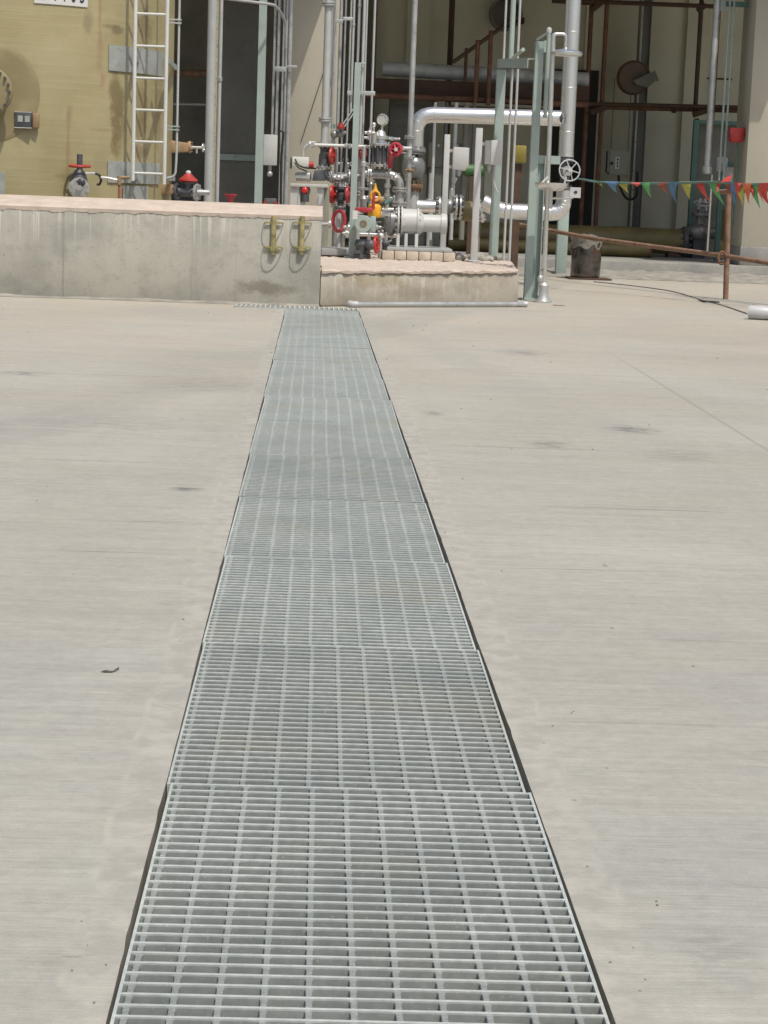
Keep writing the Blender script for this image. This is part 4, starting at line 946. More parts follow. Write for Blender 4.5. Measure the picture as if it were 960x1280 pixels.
# actuator
ca, cb = Q(365.5, 196), Q(386, 209)
t = thing('actuator', 'white actuator box with black cables left of the dark cast valve', 'actuator', ((ca.x + cb.x) / 2, Yp - .1, Q(375, 228).z))
obj('box_body', MB().box((ca.x, Yp - .16, cb.z), (cb.x, Yp, ca.z)), 'white', t, bevel=.008)
obj('side_cap', MB().box((ca.x - .02, Yp - .13, cb.z - .02), (ca.x - .001, Yp - .02, ca.z - .01)), 'cast', t, bevel=.004)
obj('conduit', MB().tube(bend([Q(379, 195), Q(379, 187), Q(384, 181), Q(392, 180)], .05), 1.9 * mp, 12), 'pale_pipe', t)
obj('conduit_nut', MB().lathe(Q(390, 180) - V((.03, 0, 0)), (1, 0, 0), [(0, 3.2 * mp), (.06, 3.2 * mp)], 8), 'white', t)
obj('cable', MB().tube(bend([W(369, 199, Yp - .2), W(372, 206, Yp - .22), W(381, 210, Yp - .2), W(395, 210.5, Yp - .1)], .06), 1.0 * mp, 8), 'black', t)
obj('cable', MB().tube(bend([W(368, 203, Yp - .2), W(373, 210, Yp - .22), W(383, 214, Yp - .1)], .06), .8 * mp, 8), 'black', t)
obj('motor', MB().lathe(Q(369, 221), (1, 0, .05), [(0, 4 * mp), (1 * mp, 5.6 * mp), (13 * mp, 5.6 * mp), (13 * mp, 6.6 * mp), (18 * mp, 6.6 * mp), (20 * mp, 4.5 * mp)], 20), 'steel', t)
obj('gearbox', MB().prism([V((Q(390, 226).x, Yp - .12, Q(390, 226).z)), V((Q(407, 226).x, Yp - .12, Q(406, 226).z)), V((Q(404, 212).x, Yp - .12, Q(404, 212).z)), V((Q(393, 213).x, Yp - .12, Q(393, 213).z))], (0, .2, 0)), 'cast', t, bevel=.008)
obj('indicator', MB().lathe(Q(389, 206) + V((-.02, -.14, 0)), (1, 0, 0), [(0, .028), (.045, .028), (.046, .02)], 12), 'red', t)
# control pedestal with red lamp
Yd = 19.3; md = PXM(Yd); a, b = W(363, 229, Yd), W(409, 262, Yd)
t = thing('valve_pedestal', 'grey-green pedestal with a red lamp standing behind the wall corner', 'pedestal', ((a.x + b.x) / 2, Yd, PZ))
obj('pedestal_top', MB().box((a.x, Yd - .01, a.z - .03), (b.x, Yd + .28, a.z)), 'lgrey', t, bevel=.004)
for px in (363, 373, 396): obj('leg', MB().box((W(px, 240, Yd).x, Yd + .02, PZ), (W(px + 9, 240, Yd).x, Yd + .10, a.z - .031)), 'lgrey', t)
obj('back_panel', MB().box((W(399, 240, Yd).x, Yd + .12, PZ), (W(412, 240, Yd).x, Yd + .14, a.z - .031)), 'boxgreen', t)
cl = W(381, 238, Yd - .02)
obj('lamp_housing', MB().lathe((cl.x, Yd + .06, cl.z), (0, -1, 0), [(0, 7 * md), (.05, 7 * md), (.055, 6.3 * md)], 20).cyl((cl.x, Yd + .03, cl.z), (cl.x, Yd + .03, cl.z - 14 * md), 5.5 * md, 14), 'cast', t)
obj('lamp_lens', MB().ball((cl.x, Yd - .005, cl.z), 4.3 * md, 1, .7, 1), 'lens', t)

# small red valve up high
c = Q(426, 158)
t = thing('red_valve', 'small red-topped valve where the slanting stays meet the thin pipes', 'valve', (c.x, Yp, Q(421, 180).z))
obj('bonnet', MB().lathe((c.x - .0, Yp - .05, c.z - .025), (0, 0, 1), [(0, 4.4 * mp), (3 * mp, 4.8 * mp), (4 * mp, 3 * mp), (7 * mp, 2.4 * mp)], 14), 'red', t)
obj('valve_body', MB().ball(Q(418, 168), 5 * mp, 1, 1, 1).ball(Q(425, 168), 4.6 * mp, 1, 1, 1).cyl(Q(418, 168), Q(433, 166), 2.6 * mp, 12).cyl(Q(417, 168), Q(417, 182), 2 * mp, 12).cyl(Q(427, 160), Q(427, 172), 2.2 * mp, 12), 'greycast', t)
obj('tag_plate', MB().box(Q(413.5, 155), Q(419, 160.5) + V((0, .006, 0))), 'dgreen', t)
c0 = Q(431, 165)
single('hose', MB().tube(bend([c0, Q(431.5, 178), Q(430.5, 200), Q(429, 217)], .05), 1.2 * mp, 8), 'black', 'black hose hanging straight down below the small red-topped valve', 'hose', Q(429, 217))
# lower pair of red wheels on a dark valve
x = Q(426, 245).x
t = thing('red_valve', 'dark valve with red handwheel edge-on, left of the short green post', 'valve', (x, Yp, Q(424, 262).z))
obj('valve_body', MB().lathe((x, Yp, Q(424, 262).z), (0, 0, 1), [(0, 7 * mp), (3 * mp, 7 * mp), (4 * mp, 4 * mp), (9 * mp, 4 * mp), (12 * mp, 6 * mp), (20 * mp, 6 * mp), (23 * mp, 4 * mp), (25 * mp, 8 * mp), (28 * mp, 8 * mp)], 18), 'cast', t)
for px, ry, m in ((415.5, 9.5, 'red'), (435, 9, 'pinkred')):
    cw = Q(px, 243); obj('handwheel', MB().wheel((cw.x, Yp - .04, cw.z), (1, -.3, 0), ry * mp, 2.0 * mp, 4, .15).ball((cw.x, Yp - .04, cw.z), ry * .7 * mp, .3, .7, 1), m, t)
obj('riser', MB().cyl((x - .01, Yp, Q(423, 238).z), (x - .01, Yp, Q(423, 225).z), 2.3 * mp, 12).cyl((x + .02, Yp, Q(427, 238).z), (x + .02, Yp, Q(427, 226).z), 2 * mp, 12), 'pale_pipe', t)
# faced red handwheel with riser in front
cw = W(423.5, 276, 19.1); m9 = PXM(19.1)
t = thing('red_valve', 'open red handwheel facing the yard with a grey riser through it', 'valve', (cw.x, 19.1, PZ + .08))
mb = MB(); n = 28
mb.tube([V((cw.x + math.cos(2 * PI * k / n) * 7.2 * m9, 19.02 + .02 * math.cos(2 * PI * k / n), cw.z + math.sin(2 * PI * k / n) * 12.5 * m9)) for k in range(n)], 2.3 * m9, 8, closed=True)
obj('handwheel', mb, 'pinkred', t)
obj('riser', MB().cyl((cw.x, 19.1, PZ + .08), (cw.x, 19.1, W(424, 258, 19.1).z), 3.1 * m9, 16), 'lgrey', t)
obj('flange', MB().flange((cw.x, 19.1, W(424, 259, 19.1).z), (0, 0, 1), 6 * m9, 2.6 * m9, 8), 'greycast', t)
obj('cross_pipe', MB().cyl(W(402, 280, 19.25), W(414, 280, 19.25), 2.4 * m9, 12).lathe(W(411, 280, 19.25), (1, 0, 0), [(0, 5.5 * m9), (2.4 * m9, 5.5 * m9)], 16), 'steel', t)
obj('side_stub', MB().cyl(W(430, 292, 19.25), W(441, 292, 19.25), 2.6 * m9, 12).lathe(W(432, 292, 19.25), (1, 0, 0), [(0, 5 * m9), (3 * m9, 5 * m9)], 14), 'steel', t)

# ------------------------------------------------------------------ open port valve, yellow valve
Yv = 18.45; mv = PXM(Yv); cv = W(454, 280, Yv)
t = thing('port_valve', 'pale green open-ended valve with a dark round port facing the yard', 'valve', (cv.x, Yv, PZ + .004))
obj('port_flange', MB().lathe((cv.x, Yv, cv.z), (-.1, -1, 0), [(-.05, 9.6 * mv), (-.045, 10.6 * mv), (0, 10.6 * mv), (.004, 10 * mv), (.004, 4.6 * mv), (-.03, 4.2 * mv)], 32), 'green', t)
obj('port_lining', MB().lathe((cv.x, Yv - .002, cv.z), (-.1, -1, 0), [(-.04, 1.9 * mv), (.003, 4.4 * mv), (.005, 4.2 * mv), (.004, 3.0 * mv), (-.02, 2.4 * mv)], 24), 'frpbrown', t)
obj('port_hole', MB().lathe((cv.x, Yv, cv.z), (-.1, -1, 0), [(-.02, 2.9 * mv), (.0045, 2.9 * mv)], 20), 'dark', t)
obj('valve_body', MB().box((cv.x + 2 * mv, Yv + .055, W(454, 290, Yv).z), (W(470, 280, Yv).x, Yv + .2, W(454, 270, Yv).z)).cyl((cv.x, Yv + .04, cv.z), (cv.x, Yv + .3, cv.z), 8 * mv, 20), 'green', t, bevel=.006)
obj('actuator_body', MB().lathe((cv.x, Yv + .1, PZ + .03), (0, 0, 1), [(-.025, 11 * mv), (2 * mv, 11 * mv), (3 * mv, 9 * mv), (10 * mv, 8.6 * mv), (14 * mv, 10 * mv), (20 * mv, 8 * mv)], 18).ball(W(463, 306, Yv), 6.5 * mv, 1.1, 1, 1).box(W(444, 317, Yv), W(451, 313, Yv) + V((0, .1, 0))).box(W(458, 317, Yv), W(463, 313, Yv) + V((0, .1, 0))), 'cast', t)
cw = W(470.5, 306, Yv)
obj('handwheel', MB().wheel((cw.x, Yv + .04, cw.z), (1, -.28, .1), 9.5 * mv, 1.9 * mv, 5, -.2), 'red', t)
cw = W(455, 261, Yv)
obj('top_lever', MB().box(W(444, 259, Yv), W(466, 265, Yv) + V((0, .05, 0))).cyl((cw.x, Yv + .03, W(455, 266, Yv).z), (cw.x, Yv + .03, cw.z), 4 * mv, 12), 'pinkred', t, bevel=.008)
obj('bonnet', MB().lathe((cw.x - .002, Yv + .1, W(455, 262, Yv).z), (0, 0, 1), [(0, 4.5 * mv), (8 * mv, 4 * mv), (13 * mv, 5.5 * mv), (17 * mv, 3 * mv)], 16), 'greycast', t)
obj('chain_tab', MB().box(W(441, 263, Yv), W(447, 274, Yv) + V((0, .02, 0))), 'white', t)
Yy = 18.8; my = PXM(Yy); x = W(468.5, 255, Yy).x
t = thing('yellow_valve', 'bright yellow safety valve with a red lever beside the round port', 'valve', (x, Yy, W(468, 272, Yy).z))
obj('valve_body', MB().lathe((x, Yy, W(468, 272, Yy).z), (0, 0, 1), [(0, 8 * my), (4 * my, 8.6 * my), (14 * my, 8.2 * my), (17 * my, 5 * my)], 18).box(W(460, 269, Yy), W(477, 257, Yy) + V((0, .08, 0))), 'yellow', t, bevel=.008)
obj('yoke', MB().tube([V((x + math.cos(a) * 5.4 * my, Yy - .02, W(468, 245, Yy).z + math.sin(a) * 5.8 * my)) for a in [2 * PI * k / 20 for k in range(20)]], 1.6 * my, 8, closed=True).lathe((x, Yy, W(468, 240, Yy).z), (0, 0, 1), [(0, 4 * my), (3 * my, 3 * my), (8 * my, 1.2 * my), (11 * my, .6 * my)], 12), 'yellow', t)
obj('lever', MB().bar(W(467.5, 242, Yy - .1), W(466.5, 262, Yy - .1), 3.6 * my, .02), 'red', t, bevel=.004)
obj('fitting', MB().ball(W(476, 250, Yy), 4 * my, 1, 1, 1.1), 'tan', t)
c = W(484, 252, Yy + .1)
t = thing('green_valve', 'tiny valve with green lever between the yellow valve and the big spool', 'valve', c - V((0, 0, .05)))
obj('lever', MB().tube([c, c + V((.03, -.02, .015)), c + V((-.02, -.02, -.02))], 2.6 * my, 8), 'dgreen', t)
obj('valve_body', MB().cyl(c - V((0, 0, .06)), c, 2.4 * my, 10).cyl(W(478, 262, Yy + .1), W(492, 262, Yy + .1), 2.2 * my, 10), 'steel', t)
# pale lower pipe into the cluster
vpipe('vertical_pipe', 'steel riser with a wide foot flange between green post and yellow valve', 'pipe', 454.5, 200, 183, 262, EQ - .4, 2.6, 'steel', None, (236,), (205,), fR=3.0)
for i, (px, y0_, y1_, lab) in enumerate(((447, 178, 262, 'short red valve wheel half hidden right of the green post'),)):
    c = W(453, 192, EQ - .05); t = thing('red_valve', lab, 'valve', c - V((0, 0, .1)))
    obj('handwheel', MB().wheel(c, (.5, -1, 0), 5.5 * mp, 1.6 * mp, 5, .15), 'pinkred', t); obj('stem', MB().cyl(c, c + V((.02, .18, 0)), 1.4 * mp, 8), 'steel', t)
exec_small = random.Random(8)
# small fittings: drain cocks on the plinth
for (px, py, lab) in ((476, 295, 'small steel drain cock beside the black valve body'), (482, 304, 'dark drain outlet at the foot of the big spool')):
    c = W(px, py, 18.7); t = thing('drain_cock', lab, 'valve', (c.x, 18.7, PZ + .004))
    obj('valve_body', MB().cyl((c.x, 18.7, PZ + .004), (c.x, 18.7, c.z), .022, 12).ball(c, .036, 1.1, 1, .9), 'steel' if py < 300 else 'cast', t)
    obj('lever', MB().tube([c, c + V((.05, -.03, .03))], .009, 8), 'steel', t)

def fitting(lab, name, cat, parts, loc):
    t = thing(name, lab, cat, loc)
    for nm, mb, m in parts: obj(nm, mb, m, t)
Yf = 20.15; mf = PXM(Yf)
def FQ(px, py, dy=0.0): return W(px, py, Yf + dy)
def riser(px, y0, y1, r, fl, lab, m='galv', dy=0.0, nuts=()):
    x = FQ(px, (y0 + y1) / 2, dy).x; Yq = Yf + dy; zb, zt2 = FQ(px, y1, dy).z, FQ(px, y0, dy).z
    parts = [('tube', MB().cyl((x, Yq, zb), (x, Yq, zt2), r * mf, 14), m)]
    for fy in fl:
        z = FQ(px, fy, dy).z; parts.append(('flange', MB().flange((x, Yq, z + .012), (0, 0, 1), r * 2.1 * mf, .016, 8).flange((x, Yq, z - .012), (0, 0, 1), r * 2.1 * mf, .016, 8), 'steel'))
    for fy in nuts:
        z = FQ(px, fy, dy).z; parts.append(('union_nut', MB().lathe((x, Yq, z - .02), (0, 0, 1), [(0, r * 1.5 * mf), (.04, r * 1.5 * mf)], 6), 'steel'))
    fitting(lab, 'riser_pipe', 'pipe', parts, (x, Yq, zb))
riser(418.5, 186, 330, 2.6, (226, 256), 'flanged grey riser behind the two edge-on red handwheels')
riser(430, 196, 330, 2.2, (210, 232), 'flanged grey riser right behind the hanging black hose', 'steel', .1, (200, 250))
riser(447.5, 205, 330, 3.2, (242, 268), 'stout flanged riser right behind the short green post')
riser(462, 206, 330, 2.4, (228,), 'steel riser left of the yellow valve, behind it', 'steel', .1, (246, 214))
riser(483, 222, 330, 2.6, (262,), 'steel riser between the yellow valve and the elbow pipe', 'steel', 0, (232, 244))
riser(509, 196, 320, 2.2, (222, 246), 'brown-grey riser between the elbow pipe and the round grey valve', 'frpbrown', .2)
riser(536, 216, 330, 2.0, (252,), 'thin riser behind the domed end cap of the spool', 'galv', .3)
def cross(px0, px1, py, r, lab, m, fl=(), dy=-.1, nuts=()):
    a, b = FQ(px0, py, dy), FQ(px1, py, dy); b.z = a.z
    parts = [('tube', MB().cyl(a, b, r * mf, 14), m)]
    for fx in fl:
        c = FQ(fx, py, dy); parts.append(('flange', MB().flange((c.x - .011, c.y, a.z), (1, 0, 0), r * 2.1 * mf, .014, 8).flange((c.x + .011, c.y, a.z), (1, 0, 0), r * 2.1 * mf, .014, 8), 'steel'))
    for fx in nuts:
        c = FQ(fx, py, dy); parts.append(('union_nut', MB().lathe((c.x - .02, c.y, a.z), (1, 0, 0), [(0, r * 1.5 * mf), (.04, r * 1.5 * mf)], 6), 'steel'))
    fitting(lab, 'cross_pipe', 'pipe', parts, a)
cross(412, 446, 252, 2.2, 'short cross pipe below the two edge-on red handwheels', 'galv', (438,), 0, (420, 429))
cross(440, 500, 246, 2.0, 'short steel cross pipe behind the yellow valve', 'steel', (494,), .1, (450, 482))
cross(428, 500, 292, 2.6, 'low steel cross pipe behind the black valve body', 'steel', (434, 480), .1, (446, 490))
cross(411, 470, 204, 1.8, 'thin cross pipe behind the green post at mid height', 'galv', (), .15, (419, 440, 458))
cross(455, 500, 172, 1.6, 'thin cross pipe behind the valve stack under the gauge', 'steel', (), .1, (462, 490))
for (px, py, r_, m, lab) in ((470, 284, 3.6, 'steel', 'shiny small ball valve right of the round port'), (478, 290, 3.2, 'greycast', 'dull small ball valve low beside the big spool'), (436, 284, 3.6, 'steel', 'shiny small ball valve left of the round port'),
                             (423, 222, 3.4, 'steel', 'shiny small ball valve on the fat grey elbow'), (462, 166, 3.4, 'steel', 'shiny small ball valve left of the gauge stem'), (512, 213, 3.0, 'frpbrown', 'small rusty ball valve left of the round grey valve'), (494, 222, 2.8, 'steel', 'shiny vent plug on the curve of the elbow pipe')):
    c = W(px, py, 18.95 if py > 270 else 19.4)
    fitting(lab, 'ball_valve', 'valve', [('valve_body', MB().ball(c, r_ * mf, 1.1, 1, .95).cyl(c - V((r_ * 1.7 * mf, 0, 0)), c + V((r_ * 1.7 * mf, 0, 0)), r_ * .55 * mf, 12), m), ('stem', MB().cyl(c, c + V((0, 0, r_ * 1.6 * mf)), r_ * .3 * mf, 8), 'steel'),
             ('lever', MB().tube([c + V((0, 0, r_ * 1.6 * mf)), c + V((.045, -.02, r_ * 1.7 * mf))], .006, 6), 'galv')], c)

# ------------------------------------------------------------------ emergency shower
b = G(678.5, 378); Ye = b.y; me_ = PXM(Ye); x = b.x + .003
t = thing('emergency_shower', 'steel emergency shower and eyewash on a slim pole with bell-shaped foot', 'emergency shower', b)
ztop = W(693, 44, Ye).z; tilt = V((W(691, 60, Ye).x - x, 0, 0)) / (W(691, 60, Ye).z)
def PT(z): return V((x, Ye, 0)) + tilt * z + V((0, 0, z))
obj('pole', MB().cyl(PT(.06), PT(ztop), 3.0 * me_, 16), 'steel', t)
obj('foot', MB().lathe(b, (0, 0, 1), [(0, 12 * me_), (.012, 12 * me_), (.014, 9.5 * me_), (.05, 7 * me_), (.11, 6 * me_), (.15, 6.8 * me_), (.17, 5 * me_)], 24), 'galv', t)
obj('foot_pedal', MB().ball(PT(.2) + V((-.035, -.01, 0)), .032, .8, .8, 1.2).tube([PT(.17) + V((-.04, -.01, 0)), PT(.06) + V((-.05, -.02, 0))], .009, 8), 'galv', t)
hc = W(708, 64, Ye); zh_ = hc.z
ap = bend([PT(ztop - .03), PT(ztop + .01), V((W(700, 40, Ye).x, Ye, PT(ztop).z + .012)), V((hc.x - .01, Ye, PT(ztop).z + .01)), V((hc.x - .01, Ye, zh_ + .02))], .03)
obj('arm', MB().tube(ap, 2.0 * me_, 12), 'steel', t)
obj('shower_head', MB().lathe((hc.x, Ye, zh_ - .03), (0, 0, 1), [(0, 17 * me_), (-.006, 19.5 * me_), (.006, 20.2 * me_), (.022, 19.8 * me_), (.036, 15 * me_), (.048, 5 * me_), (.06, 3 * me_)], 32), 'steel', t)
cb = W(688, 229, Ye); zb = cb.z
obj('bowl', MB().lathe((cb.x + .005, Ye - .03, zb - .055), (0, 0, 1), [(-.012, 4 * me_), (-.004, 13 * me_), (.018, 19 * me_), (.05, 20.5 * me_), (.058, 20.5 * me_), (.052, 19 * me_), (.02, 8 * me_)], 32), 'steel', t)
for dx in (-9, 22): obj('eyewash_spout', MB().tube([V((cb.x + dx * me_ * .9 - .02, Ye - .02, zb)), V((cb.x + dx * me_ * .9 + (.02 if dx < 0 else -.01), Ye - .03, zb + .045)), V((cb.x + dx * me_ * .9 + (.03 if dx < 0 else -.02), Ye - .03, zb + .055))], [.008, .009, .013], 10), 'white', t)
obj('support_pipe', MB().cyl((cb.x + .005, Ye, zb - .22), (cb.x + .005, Ye, zb - .05), 3.2 * me_, 12), 'steel', t)
obj('push_arm', MB().tube([PT(zb - .13), V((W(716, 244, Ye).x, Ye - .03, zb - .115))], .010, 8), 'steel', t)
pa, pb_ = W(713, 234, Ye - .04), W(725.5, 247.5, Ye - .04)
pl_ = obj('push_plate', MB().box((pa.x, Ye - .045, pb_.z), (pb_.x, Ye - .040, pa.z)), 'lgrey', t)
# hand-press pictogram on the plate
mbp = MB(); cxp, czp = (pa.x + pb_.x) / 2, (pa.z + pb_.z) / 2
mbp.prism([(cxp - .016, Ye - .0475, czp + .006), (cxp + .004, Ye - .0475, czp + .020), (cxp + .018, Ye - .0475, czp + .006), (cxp + .012, Ye - .0475, czp - .010), (cxp + .002, Ye - .0475, czp - .004), (cxp - .002, Ye - .0475, czp - .018), (cxp - .010, Ye - .0475, czp - .006)], (0, .0015, 0))
obj('pictogram', mbp, 'ink', pl_)
st_ = G(694, 381, .004)
mbp = MB().add([st_ + V((-.02, -.05, 0)), st_ + V((.06, -.06, 0)), st_ + V((.10, -.02, 0)), st_ + V((.05, .03, 0)), st_ + V((-.02, .05, 0))], [(0, 1, 2, 3, 4)])
mt['ruststain'] = M('rust_stain', (.36, .19, .09), .9, 0, .3, 20, (.42, .36, .28), .7, 14)
single('rust_patch', mbp, 'ruststain', 'small orange rust stain on the yard beside the shower foot', 'stain', st_)

# ------------------------------------------------------------------ foil drum
b = G(731, 349); Yd = b.y; m0 = PXM(Yd); r = 18.5 * m0; hd = .42
t = thing('wrapped_drum', 'dark metal drum with a crumpled plastic cover, standing on a flat board', 'drum', b)
mb = MB(); rd = random.Random(4); seg, rings = 36, 14; 
for i in range(rings + 1):
    z = .02 + hd * i / rings
    for k in range(seg):
        a = 2 * PI * k / seg; q = r * (1 + .025 * math.sin(a * 5 + i * .4) + rd.uniform(-.018, .018) - (.05 if i in (0, rings) else 0))
        mb.v.append(b + V((math.cos(a) * q, math.sin(a) * q, z)))
for i in range(rings):
    for k in range(seg): mb.f.append((i * seg + k, i * seg + (k + 1) % seg, (i + 1) * seg + (k + 1) % seg, (i + 1) * seg + k))
mb.f.append(tuple(rings * seg + k for k in range(seg)))
obj('drum_body', mb, 'drum', t, smooth=60)
mb = MB(); rings = 7
for i in range(rings + 1):
    for k in range(seg):
        a = 2 * PI * k / seg
        if i < 4: q = r * (.25 + .28 * i) * (1 + rd.uniform(-.05, .05)); z = hd + .085 - i * .012 + rd.uniform(-.012, .012)
        else: q = r * (1.02 + .004 * (i - 4)) * (1 + .035 * math.sin(a * 9 + i) + rd.uniform(-.02, .03)); z = hd + .045 - (i - 3) * .026 * (1 + .25 * math.sin(a * 7 + 1)) + rd.uniform(-.012, .012)
        mb.v.append(b + V((math.cos(a) * q, math.sin(a) * q, z)))
for i in range(rings):
    for k in range(seg): mb.f.append((i * seg + k, i * seg + (k + 1) % seg, (i + 1) * seg + (k + 1) % seg, (i + 1) * seg + k))
mb.f.append(tuple(range(seg - 1, -1, -1)))
obj('plastic_cover', mb, 'plastic', t, smooth=50)
single('board', MB().box((b.x - .2, b.y - .2, .003), (b.x + .28, b.y + .24, .018)), 'rustdark', 'thin dark board lying under the wrapped drum', 'board', b + V((0, 0, .003)), None, .003)

# ------------------------------------------------------------------ barricade and bunting
b = G(907, 374); Yb = b.y; mb_ = PXM(Yb)
zt_ = W(911, 236, Yb).z
t = thing('barricade', 'rusty scaffold-tube barricade with one post and two rails at the right', 'barricade', b)
x1_ = W(911, 240, Yb).x
obj('post', MB().cyl((b.x, Yb, 0), (x1_, Yb, zt_), 3.5 * mb_, 14), 'bamboo', t)
obj('rail', MB().cyl(W(897, 240, Yb - .06), W(1010, 233, Yb - 1.4), 3.0 * mb_, 12), 'bamboo', t)
obj('rail', MB().tube([W(650, 281, 23.3), W(740, 298, 21.6), W(907, 320, Yb - .06), W(1010, 337, Yb - 1.3)], 3.0 * mb_, 12), 'bamboo', t)
cpl = W(902, 321, Yb - .06)
obj('coupler', MB().tube([cpl + V((math.cos(a) * .035, -.02, -.01 + math.sin(a) * .06)) for a in [2 * PI * k / 14 for k in range(14)]], .012, 8, closed=True), 'rust', t)
t = thing('flag_bunting', 'string of small coloured pennants tied from the handwheel past the rusty post', 'bunting', W(740, 228, 20))
def cordpt(px):
    k = [(722, 223, 19.9), (745, 227.5, 19.6), (800, 229.5, 19.2), (850, 228.5, 18.8), (895, 227.5, 18.3), (930, 231, 18.0), (1000, 229, 17.4)]
    for (a, b2) in zip(k[:-1], k[1:]):
        if a[0] <= px <= b2[0]:
            f = (px - a[0]) / (b2[0] - a[0]); return W(px, a[1] + (b2[1] - a[1]) * f, a[2] + (b2[2] - a[2]) * f)
obj('cord', MB().tube([cordpt(p) for p in range(722, 1000, 6)], .010, 8), 'dgreen', t)
cols = dict(r='fl_red', g='fl_green', b='fl_blue', y='fl_yellow', o='fl_orange', u='fl_rust')
cn = dict(r='red', g='green', b='blue', y='yellow', o='orange', u='dull red')
flags = [(735, 'b', 22, 4, 10), (748, 'y', 9, 7, 4), (764, 'b', 13, 13, 6), (779, 'y', 13, 12, 9), (794, 'r', 11, 5, 2), (807, 'g', 9, 19, 9), (826, 'u', 12, 13, 6), (841, 'b', 8, 24, 5),
         (857, 'y', 10, 20, 6), (875, 'r', 10, 24, 10), (893, 'g', 10, 26, 9), (917, 'b', 8, 24, 3), (925, 'y', 9, 24, 4), (933, 'o', 9, 24, 5), (943, 'g', 9, 26, 6), (899, 'r', 7, 15, -3), (911, 'u', 7, 17, 2), (921, 'r', 7, 20, 5), (938, 'r', 6, 18, 3), (949, 'o', 7, 22, 6), (954, 'r', 10, 26, 7), (966, 'b', 9, 22, 5)]
for (px, c, wd, ln, lean) in flags:
    wd *= rg.uniform(1.1, 1.5); ln *= rg.uniform(1.0, 1.25); lean *= rg.uniform(.8, 1.8)
    p = cordpt(max(723, px - wd / 2)); q = cordpt(px + wd / 2); s_ = PXM(p.y); mbf = MB(); n = 7
    tw = rg.uniform(-1.0, 1.0); cz_ = rg.uniform(.6, 1.0); mid_ = p.lerp(q, .5); half = (q - p) / 2
    for i in range(n + 1):
        f = i / n; a = tw * f; wv_ = half.length * (1 - f) * cz_ ** f
        ax_ = half.normalized() * math.cos(a) + V((0, 1, 0)) * math.sin(a)
        c_ = mid_ + V((lean * s_ * f * f, .03 * math.sin(f * 5 + px), -ln * s_ * f + .012)) + V((0, -.012, 0))
        mbf.v += [c_ - ax_ * wv_, c_ + V((0, -.022 * math.sin(px * 1.7 + f * 6) * (1 - f), .0)), c_ + ax_ * wv_]
    for i in range(n):
        for k in (0, 1): mbf.f.append((i * 3 + k, i * 3 + 3 + k, i * 3 + 4 + k, i * 3 + 1 + k))
    obj('flag', mbf, cols[c], t, label=cn[c] + ' pennant')
p = cordpt(908); mbf = MB().prism([p + V((-.05, 0, .01)), p + V((.03, 0, .0)), p + V((.045, 0, .075)), p + V((-.005, 0, .055))], (0, .006, 0)); obj('flag', mbf, 'fl_red', t, label='red pennant blown upward above the cord')

